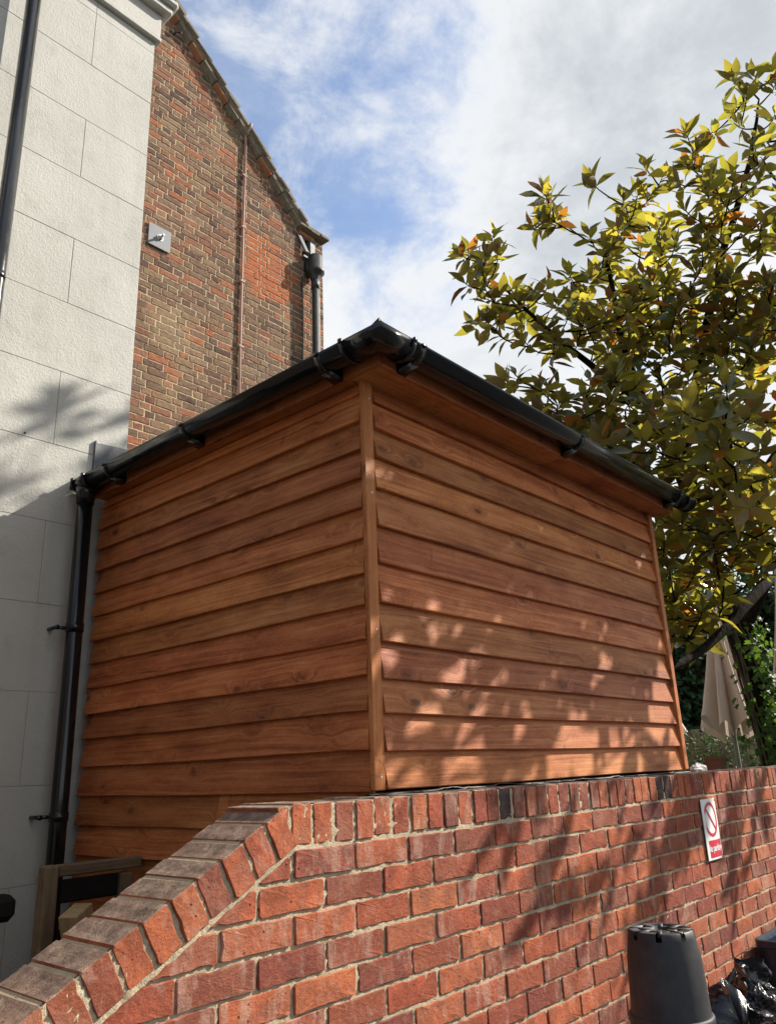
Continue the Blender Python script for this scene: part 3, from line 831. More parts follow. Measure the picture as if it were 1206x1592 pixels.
    b = MB(); b.add(*sweep([(gx, oy - 0.06, GZ - 0.006), (gx, oy + 0.062, GZ - 0.006)], [(1, 0), (1, 0)], gprof(GC + 0.006, 0.006, 12, False)))
    b.tube([(ox, oy, GZ - 0.05), (ox, oy, GZ - 0.075), (ox, oy, GZ - 0.13)], [0.054, 0.047, 0.043], 20)
    b.box(gx - 0.064, gx + 0.05, oy + 0.052, oy + 0.062, GZ - 0.05, GZ + 0.004)
    for yy in (oy - 0.052, oy + 0.05): b.box(gx - 0.067, gx - 0.05, yy - 0.008, yy + 0.008, GZ - 0.014, GZ + 0.01, 0.002)
    b.build('gutter_outlet', M['upvc'], shed, True)
    pipe = MB().tube([(ox, oy, GZ - 0.10), (ox, oy, 0.06)], 0.0385, 24).build('downpipe', M['upvc'], shed, True)
    for z in (2.30, 1.455, 0.55):
        c = MB(); c.tube([(ox, oy, z - 0.02), (ox, oy, z + 0.02)], 0.0425, 24)
        c.box(ox - 0.078, ox + 0.045, oy + 0.03, oy + 0.045, z - 0.008, z + 0.008, 0.002)
        c.tube([(ox - 0.072, oy + 0.034, z), (ox - 0.072, 3.722, z)], 0.009, 10)
        c.tube([(ox - 0.072, oy + 0.026, z), (ox - 0.072, oy + 0.032, z)], 0.012, 10)
        o = c.build('pipe_clip', M['upvc'], None, True); o.parent = pipe
    for o in list(gut.children) + list(pipe.children):
        o.matrix_parent_inverse = (Matrix.Translation(shed.location)).inverted() @ Matrix.Identity(4)
        o.matrix_parent_inverse = Matrix.Identity(4); o.location = (0, 0, 0)
    for p in (gut, pipe):               # children were given world vertices: cancel the parent's offset
        for o in p.children: o.location = -(p.location + shed.location)
make_shed()

# ragged damp-proof strip left lying under the lowest board
def dpc():
    r = random.Random(5); V, F = [], []
    n = 150
    for i in range(n + 1):
        x = 1.90 + 2.53 * i / n
        w = 0.026 + 0.012 * fbm(x * 9, 3) + (0.018 if r.random() < 0.06 else 0)
        z = WTOP + 0.0035 + 0.002 * abs(fbm(x * 12, 8))
        lift = max(0, fbm(x * 5.5, 21.3) - 0.16) * 0.016
        V += [(x, SY0 - w, z + lift), (x, SY0 - w * 0.4, z + 0.002 + lift * 0.5), (x, SY0 + 0.05, z + 0.001), (x, SY0 - w, z - 0.003 + lift)]
        if i < n:
            a = i * 4; F += [(a, a + 4, a + 5, a + 1), (a + 1, a + 5, a + 6, a + 2), (a, a + 3, a + 7, a + 4)]
    o = obj('damp_proof_strip', V, F, M['membrane'], None, True)
    tag(o, 'ragged black plastic damp-proof strip lying on the wall top under the lowest shed board', 'plastic strip')
dpc()

# ------------------------------------------------------------------ rendered building on the left
GY, GX = 3.72, 2.11
rb = empty('rendered_building', (0, GY, 0), 'pale grey rendered building at left scored into large blocks, with a moulded cornice', 'building')
def make_render():
    rows = [6.25, 6.155, 5.74, 5.325, 4.91, 4.49, 4.075, 3.66, 3.245, 2.835, 2.42, 2.005, 1.59, 1.175, 0.76, 0.345, 0.0]
    r = random.Random(2)
    for i in range(len(rows) - 1):
        z1, z0 = rows[i], rows[i + 1]
        off = 1.70 if (i % 2 == 1 or i == 0) else 1.30
        xs = [GX, off]
        while xs[-1] > -2.9: xs.append(xs[-1] - 0.80)
        for k in range(len(xs) - 1):
            x1, x0 = xs[k], xs[k + 1]
            j = 0.0011
            V, F = box_vf(x0 + (j if k < len(xs) - 2 else 0), x1 - (j if k else 0), 0, 0.05, z0 + j, z1 - j, 0.0014)
            cx, cz = (x0 + x1) / 2, (z0 + z1) / 2
            obj_me('render_block', mesh('render_block', [(v[0] - cx, v[1], v[2] - cz) for v in V], F, M['render']), rb,
                   Matrix.Translation((cx, GY + r.uniform(-.0006, .0006), cz)))
    MB().box(-3.3, GX - 0.004, GY + 0.0042, 8.0, 0.0, 6.9).build('wall_core', M['render'], rb)
    MB().box(-3.3, GX + 0.03, GY - 0.034, 8.0, 6.252, 6.292, 0.006).build('string_moulding', M['render'], rb)
    MB().box(-3.3, GX + 0.026, GY - 0.022, 8.0, 6.294, 6.488, 0.004).build('frieze', M['render'], rb)
    MB().box(-3.3, GX + 0.075, GY - 0.078, 8.0, 6.490, 6.545, 0.010).build('cornice', M['render'], rb)
    MB().box(-3.3, GX + 0.105, GY - 0.108, 8.0, 6.547, 6.61, 0.018).build('cornice', M['render'], rb)
    MB().box(-3.3, GX - 0.01, GY + 0.01, 8.0, 6.612, 6.86, 0.01).build('parapet', M['render'], rb)
    MB().box(-3.3, -0.45, 1.1, GY + 0.01, 0.0, 5.6, 0.01).build('unseen_shade_wing', M['side'], rb)  # unseen block added to keep sky light off the lower left corner
    # lead upstand above the shed roof
    V = []; n = 16; F = []
    for i in range(n + 1):
        x = 1.926 + (GX + 0.004 - 1.926) * i / n
        for k, (z, y) in enumerate(((3.07, GY - 0.012), (3.2, GY - 0.008), (3.305, GY - 0.006), (3.318, GY - 0.002), (3.318, GY + 0.004))):
            V.append((x, y + 0.003 * fbm(x * 9, z * 9), z + (0.012 * i / n if k else 0)))
    for i in range(n):
        for k in range(4):
            a = i * 5 + k; F.append((a, a + 1, a + 6, a + 5))
    obj('lead_flashing', V, F, M['lead'], rb, True)
    MB().box(1.917, 1.926, GY - 0.016, GY + 0.002, 3.09, 3.325, 0.002).build('flashing_edge', M['lead'], rb)
    # big black downpipe near the left edge
    px, py = 1.291, 3.625
    p = MB().tube([(px, py, 6.95), (px, py, 0.05)], 0.0385, 28).build('downpipe', M['upvc'], rb, True)
    for z in (6.3, 4.0, 2.1):
        c = MB().tube([(px, py, z - 0.02), (px, py, z + 0.02)], 0.0395, 24)
        c.tube([(px, py + 0.03, z), (px, GY + 0.002, z)], 0.012, 8)
        o = c.build('pipe_clip', M['upvc'], None, True); o.parent = p; o.location = -(p.location + rb.location)
    # small screws left in the render
    for x, z in ((1.40, 3.42), (1.552, 3.262)):
        MB().lathe([(0, 0), (0.006, 0.001), (0.006, 0.008)], 8, Matrix.Translation((x, GY - 0.005, z)) @ Matrix.Rotation(-PI / 2, 4, 'X')).build('screw', M['iron'], rb)
make_render()

# ------------------------------------------------------------------ brick house with the gable
HY = 6.0
house = empty('brick_house', (4, HY, 0), 'old brown brick house with a steep tiled gable rising behind the shed roof', 'house')
def rake(x): return 9.625 - (x - 3.57) * 0.935
def gable_top(x): return min(rake(x), 1e9) if x < 5.43 else 7.86
HXE = 5.86
def make_house():
    r = random.Random(21)
    cand = []
    k = 0; z = 2.6
    holes = [(5.49, 5.70, 7.50, 7.80)]
    while z < 11.4:
        h = 0.0655
        x = HXE; nh = 0
        if k % 2: seq = [0.1025, 0.0525]          # queen closer start
        else: seq = []
        first = True
        while x > 1.9:
            if seq: L = seq.pop(0)
            else:
                L = 0.215 if (nh + k) % 2 == 0 else 0.1025; nh += 1
                if r.random() < 0.12: L = 0.215
            x0, x1 = x - L, x
            x = x0 - 0.010
            p = rect(x0 + r.uniform(-.003, .003), x1 + r.uniform(-.003, .003) if not first else x1, z + r.uniform(-.003, .003), z + h + r.uniform(-.003, .003))
            first = False
            if (x0 + x1) / 2 < 5.44: p = clip(p, 0.935, 1.0, 9.625 + 3.57 * 0.935 - 0.02)
            else: p = clip(p, 0.0, 1.0, 7.86)
            if len(p) < 3 or area(p) < 0.0012: continue
            cx = sum(q[0] for q in p) / len(p); cz = sum(q[1] for q in p) / len(p)
            if any(a < cx < b and c < cz < d for a, b, c, d in holes): continue
            cand.append((p, cx, cz))
        z += 0.0745 + r.uniform(-.0012, .0012); k += 1
    def seen(cx, cz):
        if not in_frame((cx, HY, cz), 5): return False
        d = Vector((cx, HY, cz - CAMZ)); t = 3.72 / HY
        if d.x * t < 2.13: return False                       # behind the rendered building
        zz = CAMZ + d.z * (1.60 / HY); xx = d.x * (1.60 / HY)
        t2 = 1.83 / cx                                        # over the shed eave?
        if t2 * HY > 1.6 and CAMZ + d.z * t2 < 3.10: return False
        return True
    vis = [area(c[0]) / project((c[1], HY, c[2]))[2] ** 2 if seen(c[1], c[2]) else 0 for c in cand]
    order = sorted(range(len(cand)), key=lambda i: -vis[i])
    keep = set(i for i in order[:296] if vis[i] > 0)
    rest = MB()
    for i, (p, cx, cz) in enumerate(cand):
        dy = r.uniform(-.0028, .0008)
        V, F = brick_vf([(a, b) for a, b in p], 0.06, 4000 + i, cx, cz, 0.0035) if vis[i] > 0 else prism_y([(a - cx, b - cz) for a, b in p], 0, 0.06)
        W = Matrix.Translation((cx, HY + dy, cz)) @ Matrix.Rotation(r.uniform(-.02, .02), 4, 'Y') @ Matrix.Rotation(r.uniform(-.015, .015), 4, 'X')
        if i in keep: obj_me('brick', mesh('brick', V, F, M['gable']), house, W)
        else: rest.add([W @ Vector(v) for v in V], F, r.random())
    o = rest.build('brickwork', M['gable'], house, attr='rnd'); o['kind'] = 'stuff'
    # mortar skin, then the walls of the house
    V, F = [], []
    nx, nz = 200, 330
    for i in range(nx + 1):
        x = 1.9 + (HXE - 0.002 - 1.9) * i / nx
        t = gable_top(x) - 0.005
        for j in range(nz + 1):
            z = 2.6 + (t - 2.6) * j / nz
            V.append((x, HY + 0.0034 + 0.0018 * fbm(x * 26, z * 30, 3), z))
    for i in range(nx):
        for j in range(nz):
            a = i * (nz + 1) + j
            x = V[a][0]; z = V[a][2]
            if any(h[0] < x < h[1] - 0.02 and h[2] < z < h[3] - 0.02 for h in holes): continue
            F.append((a, a + nz + 1, a + nz + 2, a + 1))
    obj('mortar', V, F, M['old_mortar'], house, True)
    b = MB(); b.add(*prism_y([(-1.5, 0.0), (HXE - 0.008, 0.0), (HXE - 0.008, 7.85), (5.43, 7.85), (2.0, rake(2.0) - 0.02), (-1.5, 7.85)], HY + 0.16, 11.5))
    b.box(1.9, HXE - 0.008, HY + 0.016, HY + 0.16, 0, 7.44); b.build('side_wall', M['old_mortar'], house)
    b = MB(); b.add(*prism_y([(1.9, 7.44), (5.48, 7.44), (5.48, rake(5.48) - 0.03), (1.9, rake(1.9) - 0.02)], HY + 0.016, HY + 0.158)); b.build('gable_core', M['old_mortar'], house)
    # verge: clay undercloak, bedding, tile ends
    ux, uz = Vector((1, 0, -0.935)).normalized(), Vector((0.935, 0, 1)).normalized()
    s0 = Vector((1.98, 0, rake(1.98)))
    L = (Vector((5.47, 0, rake(5.47))) - s0).length
    s = 0.0; i = 0
    def slab(name, a, b, y0, y1, h0, h1, mat, tilt=0.0):
        bx = box_vf(0, b - a, y0, y1, h0, h1, 0.006)
        o = s0 + ux * a
        Wm = Matrix(((ux.x, 0, uz.x, o.x), (0, 1, 0, 0), (ux.z, 0, uz.z, o.z), (0, 0, 0, 1))) @ Matrix.Rotation(tilt, 4, 'Y')
        cy = (y0 + y1) / 2
        me = mesh(name, [(v[0], v[1] - cy, v[2]) for v in bx[0]], bx[1], M[mat])
        # place by matrix (orthonormal)
        obj_me(name, me, house, Wm @ Matrix.Translation((0, cy, 0)))
    while s < L - 0.02:
        e = min(L, s + r.uniform(0.20, 0.26))
        slab('undercloak_slab', s + 0.003, e - 0.003, HY - 0.075 + r.uniform(-.01, .01), HY + 0.1, 0.0 + r.uniform(0, .006), 0.042 + r.uniform(-.004, .008), 'tile' if r.random() < 0.3 else 'stone')
        s = e
    s = 0.0
    while s < L - 0.02:
        e = min(L, s + r.uniform(0.115, 0.15))
        slab('verge_tile', s - 0.02, e + 0.03, HY - 0.105 + r.uniform(-.018, .014), HY + 0.5, 0.062 + r.uniform(-.005, .012), 0.095 + r.uniform(-.006, .022), 'stone', -0.10 + r.uniform(-.03, .03))
        s = e
    bed = MB(); V = []; F = []
    n = 90
    for i in range(n + 1):
        o = s0 + ux * (L * i / n)
        for hh in (0.045, 0.058, 0.075):
            p = o + uz * hh; V.append((p.x, HY - 0.078 + 0.016 * fbm(i * 0.9, hh * 40), p.z))
        p = o + uz * 0.06; V.append((p.x, HY + 0.1, p.z))
    for i in range(n):
        for k in range(4):
            a = i * 4 + k; b_ = i * 4 + (k + 1) % 4
            F.append((a, b_, b_ + 4, a + 4))
    obj('verge_bedding', V, F, M['stone'], house, True)
    # kneeler: flat run at the eave end
    for a, b_ in ((5.42, 5.60), (5.604, 5.75), (5.754, 5.892)):
        MB().box(a, b_, HY - 0.09 + r.uniform(-.01, .01), HY + 0.3, 7.865, 7.905 + r.uniform(-.004, .004), 0.006).build('kneeler_slab', M['stone'], house, origin=((a + b_) / 2, HY, 7.88))
    MB().box(5.40, 5.87, HY - 0.07, HY + 0.32, 7.907, 7.945, 0.012).build('kneeler_slab', M['stone'], house)
    # roof plane behind the verge
    b = MB(); b.add(*prism_y([(2.0, rake(2.0) + 0.06), (5.9, rake(5.9) + 0.06), (5.9, rake(5.9) + 0.13), (2.0, rake(2.0) + 0.14)], HY + 0.45, 11.6))
    b.add(*prism_y([(2.0, rake(2.0) + 0.06), (2.0, rake(2.0) + 0.14), (-1.9, rake(5.9) + 0.13), (-1.9, rake(5.9) + 0.06)], HY + 0.01, 11.6))
    b.build('roof', M['stone'], house)
    # rainwater opening through the wall, its lead lining and the hopper
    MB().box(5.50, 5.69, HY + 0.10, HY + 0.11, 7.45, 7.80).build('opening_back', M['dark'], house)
    MB().box(5.47, 5.72, HY - 0.012, HY + 0.10, 7.802, 7.858, 0.004).build('lintel', M['tile'], house)
    MB().add([(5.43, HY - 0.012, 7.79), (5.49, HY - 0.012, 7.79), (5.565, HY - 0.075, 7.54), (5.515, HY - 0.075, 7.535),
              (5.43, HY + 0.01, 7.79), (5.49, HY + 0.01, 7.79), (5.565, HY - 0.045, 7.54), (5.515, HY - 0.045, 7.535)],
             [(0, 3, 2, 1), (4, 5, 6, 7), (0, 4, 7, 3), (1, 2, 6, 5), (0, 1, 5, 4), (3, 7, 6, 2)]).build('lead_lining', M['lead'], house)
    MB().box(5.635, 5.715, HY - 0.02, HY + 0.09, 7.50, 7.79, 0.003).build('lead_lining', M['lead'], house)
    MB().box(5.50, 5.70, HY - 0.05, HY + 0.09, 7.47, 7.50, 0.003).build('lead_lining', M['lead'], house)
    hx, hy = 5.620, HY - 0.115
    h = MB()
    h.lathe([(0.082, 7.47), (0.086, 7.48), (0.086, 7.29), (0.112, 7.28), (0.112, 7.255), (0.075, 7.235), (0.06, 7.19), (0.05, 7.16)], 20, Matrix.Translation((hx, hy, 0)))
    h.lathe([(0.0, 7.43), (0.078, 7.43), (0.082, 7.47)], 20, Matrix.Translation((hx, hy, 0)))
    h.box(hx - 0.075, hx + 0.075, hy + 0.03, HY, 7.30, 7.43)
    h.build('rainwater_hopper', M['iron'], house, True)
    MB().tube([(hx, hy, 7.2), (hx, hy, 0.1)], 0.041, 18).build('downpipe', M['iron'], house, True)
    MB().tube([(hx, hy, 7.16), (hx, hy, 7.04)], 0.049, 18).build('pipe_socket', M['iron'], house, True)
    MB().box(hx + 0.052, hx + 0.064, hy - 0.01, hy + 0.02, 3.0, 7.17).build('painted_strip', M['lead'], house)
    MB().tube([(5.50, HY - 0.02, 7.2), (5.505, HY - 0.022, 6.5), (5.49, HY - 0.02, 5.6), (5.50, HY - 0.02, 4.0)], 0.007, 6).build('black_cable', M['iron'], house, True)
    # pink-brown conduit up the gable
    MB().tube([(4.608, HY - 0.025, 4.2), (4.607, HY - 0.025, 6.0), (4.612, HY - 0.025, 7.6), (4.618, HY - 0.03, 8.66), (4.62, HY - 0.10, 8.72), (4.62, HY - 0.125, 8.79)], 0.0155, 10).build('conduit', M['conduit'], house, True)
    for z in (5.9, 6.7, 7.4, 8.1):
        MB().box(4.580, 4.645, HY - 0.044, HY + 0.003, z - 0.012, z + 0.012, 0.003).build('conduit_saddle', M['conduit'], house)
    # steel wall-tie plate with its nut
    pl = MB().box(3.462, 3.716, HY - 0.022, HY - 0.010, 6.592, 6.842, 0.003).build('tie_plate', M['steel'], house, origin=(3.59, HY - 0.02, 6.717))
    nb = MB(); Wn = Matrix.Translation((3.592, HY - 0.022, 6.715)) @ Matrix.Rotation(PI / 2, 4, 'X')
    nb.lathe([(0.0, 0.004), (0.038, 0.004), (0.038, 0.0)], 20, Wn); nb.lathe([(0.0, 0.03), (0.026, 0.03), (0.026, 0.0)], 6, Wn); nb.lathe([(0.0, 0.07), (0.012, 0.07), (0.012, 0.0)], 12, Wn)
    o = nb.build('tie_nut', M['bright'], None); o.parent = pl; o.location = -(pl.location + house.location)
    # small iron hook high on the brickwork
    MB().tube([(3.62, HY + 0.02, 9.40), (3.62, HY - 0.05, 9.40), (3.66, HY - 0.07, 9.41), (3.69, HY - 0.05, 9.44)], 0.010, 6).tube([(3.62, HY - 0.04, 9.40), (3.585, HY - 0.05, 9.44)], 0.009, 6).build('iron_hook', M['iron'], house)
make_house()

# ------------------------------------------------------------------ sign on the wall
def make_sign():
    x0, x1, z0, z1 = 4.138, 4.338, 1.118, 1.398
    s = empty('parking_sign', (4.238, WY - 0.012, 1.258), 'white and red No parking sign screwed to the brick wall', 'sign')
    n = 10; V = []; F = []
    for i in range(n + 1):                      # slightly bowed plastic sheet
        x = x0 + (x1 - x0) * i / n
        y = WY - 0.006 - 0.006 * (1 - (2 * i / n - 1) ** 2) - (0.006 if i == 0 else 0.003 if i == 1 else 0)
        for z in (z0, z1): V += [(x, y, z), (x, y + 0.003, z)]
    for i in range(n):
        a = i * 4; b = a + 4
        F += [(a, b, b + 2, a + 2), (a + 1, a + 3, b + 3, b + 1), (a, a + 1, b + 1, b), (a + 2, b + 2, b + 3, a + 3)]
    F += [(0, 2, 3, 1), (n * 4, n * 4 + 1, n * 4 + 3, n * 4 + 2)]
    obj('sign_panel', V, F, M['white'], s)
    def surf(x): 
        t = (x - x0) / (x1 - x0); return WY - 0.006 - 0.006 * (1 - (2 * t - 1) ** 2) - 0.0012
    def curved(b, name, m):
        b.V = [Vector((v.x, surf(v.x) + v.y, v.z)) for v in b.V]; b.build(name, m, s)
    cx, cz = 4.238, 1.302; R0, R1 = 0.081, 0.066
    b = MB(); V = []; F = []; k = 48
    for i in range(k):
        a = 2 * PI * i / k
        V += [(cx + R0 * math.cos(a), 0, cz + R0 * math.sin(a)), (cx + R1 * math.cos(a), 0, cz + R1 * math.sin(a))]
        j = (i + 1) % k; F.append((2 * i, 2 * i + 1, 2 * j + 1, 2 * j))
    curved(b.add(V, F), 'prohibition_ring', M['red'])
    b = MB(); d = Vector((-1, 0, 1)).normalized(); q = Vector((1, 0, 1)).normalized() * 0.006; c = Vector((cx, -0.0006, cz))
    V = []; F = []
    for i in range(9):
        p = c + d * (R1 + 0.003) * (i / 4 - 1); V += [p + q, p - q]
        if i: a = 2 * i; F.append((a - 2, a - 1, a + 1, a))
    curved(b.add(V, F), 'prohibition_bar', M['red'])
    b = MB(); V = []; F = []
    for i in range(13):
        x = x0 + 0.010 + (x1 - x0 - 0.020) * i / 12; V += [(x, 0, z0 + 0.010), (x, 0, z0 + 0.088)]
        if i: a = 2 * i; F.append((a - 2, a, a + 1, a - 1))
    curved(b.add(V, F), 'red_panel', M['red'])
    cu = bpy.data.curves.new('lettering', 'FONT'); cu.body = 'No parking'; cu.size = 0.040; cu.align_x = 'CENTER'; cu.align_y = 'CENTER'; cu.offset = 0.0012
    to = bpy.data.objects.new('lettering_source', cu); COL.objects.link(to)
    bpy.context.view_layer.update()
    me = bpy.data.meshes.new_from_object(to.evaluated_get(bpy.context.evaluated_depsgraph_get()))
    bpy.data.objects.remove(to)
    xs = [v.co.x for v in me.vertices]; sc_ = 0.174 / (max(xs) - min(xs))
    for v in me.vertices:
        x = cx + v.co.x * sc_; v.co = Vector((x, surf(x) - 0.0008, z0 + 0.051 + v.co.y * sc_ * 1.1))
    me.name = 'lettering'; me.materials.clear(); me.materials.append(M['white'])
    o = bpy.data.objects.new('lettering', me); COL.objects.link(o); place(o, s, Matrix.Identity(4))
    for x, z in ((x0 + 0.010, z1 - 0.010), (x1 - 0.010, z1 - 0.010), (x0 + 0.010, z0 + 0.004), (x1 - 0.010, z0 + 0.004)):
        MB().lathe([(0, 0.0), (0.004, 0.0006), (0.0042, 0.004)], 8, Matrix.Translation((x, surf(x) - 0.0015, z)) @ Matrix.Rotation(-PI / 2, 4, 'X')).build('screw', M['iron'], s)
make_sign()
# ------------------------------------------------------------------ stack of upturned plant pots
def make_pots():
    PX, PY = 2.632, 1.225
    NS = 72
    top_z, H, rb_, rr = 1.092, 0.255, 0.098, 0.124
    for k in range(4):
        zt = top_z - 0.032 * k
        zr = zt - H if k < 3 else 0.0
        first = k == 0
        lab = 'uppermost black plant pot of the upturned stack, slotted base showing' if first else ('second black plant pot down, its rim just below the top one' if k == 1 else 'third black plant pot down in the upturned stack' if k == 2 else 'tall black plant pot at the bottom of the upturned stack')
        p = empty('plant_pot', (PX + random.uniform(-.003, .003), PY + random.uniform(-.003, .003), zr), lab, 'plant pot', 'upturned plant pots stacked by the wall')
        px, py = p.location.x, p.location.y
        T = Matrix.Translation((px, py, 0))
        b = MB()
        if first:
            # wall with a notched foot: drainage slots cut through the corner between wall and base
            rings = [(rr - 0.006, zr + 0.022), (rb_ + 0.013, zt - 0.080), (rb_ + 0.004, zt - 0.022), (rb_, zt - 0.003), (rb_ - 0.004, zt)]
            V, F = lathe_vf(rings, NS)
            def slot(k_): return (k_ % 9) in (3, 4)
            F2 = []
            for f in F:
                ring = f[0] // NS; a = f[0] % NS
                if ring >= 2 and slot(a): continue
                F2.append(f)
            b.add([T @ Vector(v) for v in V], F2)
            # base floor, set in, with a raised ring and spokes
            fl = lathe_vf([(rb_ - 0.004, zt), (rb_ - 0.030, zt), (rb_ - 0.031, zt - 0.010), (0.052, zt - 0.010), (0.051, zt - 0.001), (0.030, zt - 0.001), (0.029, zt - 0.010), (0.0005, zt - 0.010)], NS)
            F3 = [f for f in fl[1] if not (f[0] // NS < 1 and slot(f[0] % NS)) and not (f[0] // NS == 2 and (f[0] % 12) in (2, 3, 4))]
            b.add([T @ Vector(v) for v in fl[0]], F3)
            for q in range(8):
                a = 2 * PI * (q + 0.5) / 8
                b.box(0.030, rb_ - 0.006, -0.006, 0.006, zt - 0.012, zt + 0.001, 0.0, T @ Matrix.Rotation(a, 4, 'Z'))
            # inner bottom so the slots look into the dark
            b.add([T @ Vector(v) for v in lathe_vf([(rb_ - 0.012, zt - 0.028), (0.0005, zt - 0.03)], 32)[0]], lathe_vf([(1, 0), (0, 0)], 32)[1])
        else:
            V, F = lathe_vf([(rr - 0.006, zr + 0.022), (rb_ - 0.004, zt - 0.006), (rb_ - 0.02, zt - 0.004)], 40); b.add([T @ Vector(v) for v in V], F)
        b.build('pot_wall', M['pot'], p, True)
        q = MB(); q.lathe([(rr - 0.008, zr + 0.024), (rr - 0.001, zr + 0.023), (rr + 0.002, zr + 0.018), (rr + 0.003, zr + 0.003), (rr, zr), (rr - 0.006, zr)], 56 if k < 4 else 32, T)
        q.build('pot_rim', M['pot'], p, True)
        if zr <= 0.0: break
make_pots()

# ------------------------------------------------------------------ rubbish bags and bin
def make_bag(label, c, size, seed, knot=True, tilt=(0, 0), flap=False):
    r = random.Random(seed)
    e = empty('rubbish_bag', c, label, 'rubbish bag', 'black rubbish bags heaped by the wall')
    bm = bmesh.new(); bmesh.ops.create_icosphere(bm, subdivisions=6, radius=1.0)
    for v in bm.verts:
        d = v.co.normalized(); p = d * 2.0 + Vector((seed * 3.1, seed, 0))
        rid = abs(mnoise.noise(p * 1.3)) * 0.30 + abs(mnoise.noise(p * 2.9 + Vector((5, 1, 2)))) * 0.16 + abs(mnoise.noise(p * 6.3)) * 0.08 + abs(mnoise.noise(p * 13)) * 0.03
        s = 1.0 - rid + 0.10 * mnoise.noise(p * 0.7)
        neck = max(0.0, d.z - 0.55) / 0.45
        s2 = 1.0 - 0.72 * neck ** 0.8
        pl = 0.05 * neck * math.sin(math.atan2(d.y, d.x) * 9 + seed)
        v.co = Vector((d.x * size[0] * s * (s2 + pl), d.y * size[1] * s * (s2 + pl), d.z * size[2] * (s * 0.9 + 0.12 * neck)))
        if v.co.z < -size[2] * 0.62: v.co.z = -size[2] * 0.62 + (v.co.z + size[2] * 0.62) * 0.15
    me = bpy.data.meshes.new('bag_body'); bm.to_mesh(me); bm.free(); me.materials.append(M['bag'])
    me.polygons.foreach_set('use_smooth', [True] * len(me.polygons))
    o = bpy.data.objects.new('bag_body', me); COL.objects.link(o); o.parent = e; o.rotation_euler = (tilt[0], tilt[1], r.uniform(0, 6))
    if knot:
        V, F = [], []
        n, m = 36, 9
        for j in range(m):
            t = j / (m - 1)
            for i in range(n):
                a = 2 * PI * i / n
                rad = (0.018 + 0.085 * t ** 1.3) * (1 + 0.45 * math.sin(a * 5 + seed + t * 2) + 0.25 * math.sin(a * 11 + seed * 2))
                V.append((rad * math.cos(a) + 0.02 * t * math.sin(seed), rad * math.sin(a), size[2] * 0.86 + t * 0.12 - 0.055 * t * t * (1 + math.sin(a * 2 + seed))))
        for j in range(m - 1):
            for i in range(n):
                a = j * n + i; b = j * n + (i + 1) % n; F.append((a, b, b + n, a + n))
        k = bpy.data.objects.new('bag_neck', mesh('bag_neck', V, F, M['bag'], True)); COL.objects.link(k); k.parent = e; k.rotation_euler = (tilt[0], tilt[1], 0)
    if flap:
        V, F = [], []; n = 16; m = 12
        for i in range(n + 1):
            for j in range(m + 1):
                u, v = i / n, j / m
                V.append((-0.13 + 0.27 * u, -0.05 + 0.06 * fbm(u * 3, v * 3, seed) + 0.03 * math.sin(u * 7), 0.05 + 0.17 * v * (1 - 0.5 * abs(u - 0.35)) + 0.03 * fbm(u * 5, v * 4, 3)))
        for i in range(n):
            for j in range(m):
                a = i * (m + 1) + j; F.append((a, a + m + 1, a + m + 2, a + 1))
        k = bpy.data.objects.new('bag_flap', mesh('bag_flap', V, F, M['bag'], True)); COL.objects.link(k); k.parent = e
    return e
make_bag('black rubbish bag with a raised torn flap, nearest the wall', (3.70, 1.39, 0.60), (0.19, 0.17, 0.19), 4, False, (0.2, 0.1), True)
make_bag('knotted black rubbish bag with a frilled neck beside the stacked plant pots', (3.36, 1.28, 0.50), (0.20, 0.20, 0.17), 9, True, (0.1, -0.3))
make_bag('black rubbish bag at the right edge of the photo, below the dark blue bin', (3.78, 1.06, 0.49), (0.22, 0.20, 0.22), 14, True, (-0.3, 0.25))
make_bag('black rubbish bag lying underneath the other bags', (3.62, 1.22, 0.18), (0.34, 0.30, 0.29), 21, False)

def make_bin():
    b = empty('storage_bin', (4.74, 1.37, 0), 'dark blue tapered plastic bin standing by the wall behind the rubbish bags', 'bin')
    V, F = [], []
    def ring(w, d, z, n=6, rad=0.05):
        out = []
        for cx, cy, a0 in ((w - rad, d - rad, 0), (-w + rad, d - rad, PI / 2), (-w + rad, -d + rad, PI), (w - rad, -d + rad, 1.5 * PI)):
            for k in range(n): 
                a = a0 + PI / 2 * k / (n - 1); out.append((4.74 + cx + rad * math.cos(a), 1.37 + cy + rad * math.sin(a), z))
        return out
    prof = [(0.19, 0.175, 0.02), (0.255, 0.225, 0.69), (0.265, 0.235, 0.695), (0.267, 0.237, 0.725), (0.255, 0.225, 0.728), (0.245, 0.215, 0.70), (0.185, 0.17, 0.05)]
    n = 24
    for w, d, z in prof: V += ring(w, d, z)
    for i in range(len(prof) - 1):
        for k in range(n):
            a = i * n + k; c = i * n + (k + 1) % n; F.append((a, c, c + n, a + n))
    F.append(tuple(range(n - 1, -1, -1))); F.append(tuple(range((len(prof) - 1) * n, len(prof) * n)))
    obj('bin_body', V, F, M['bin'], b)
    MB().box(4.55, 4.93, 1.128, 1.138, 0.60, 0.64, 0.004).build('bin_rib', M['bin'], b)
make_bin()

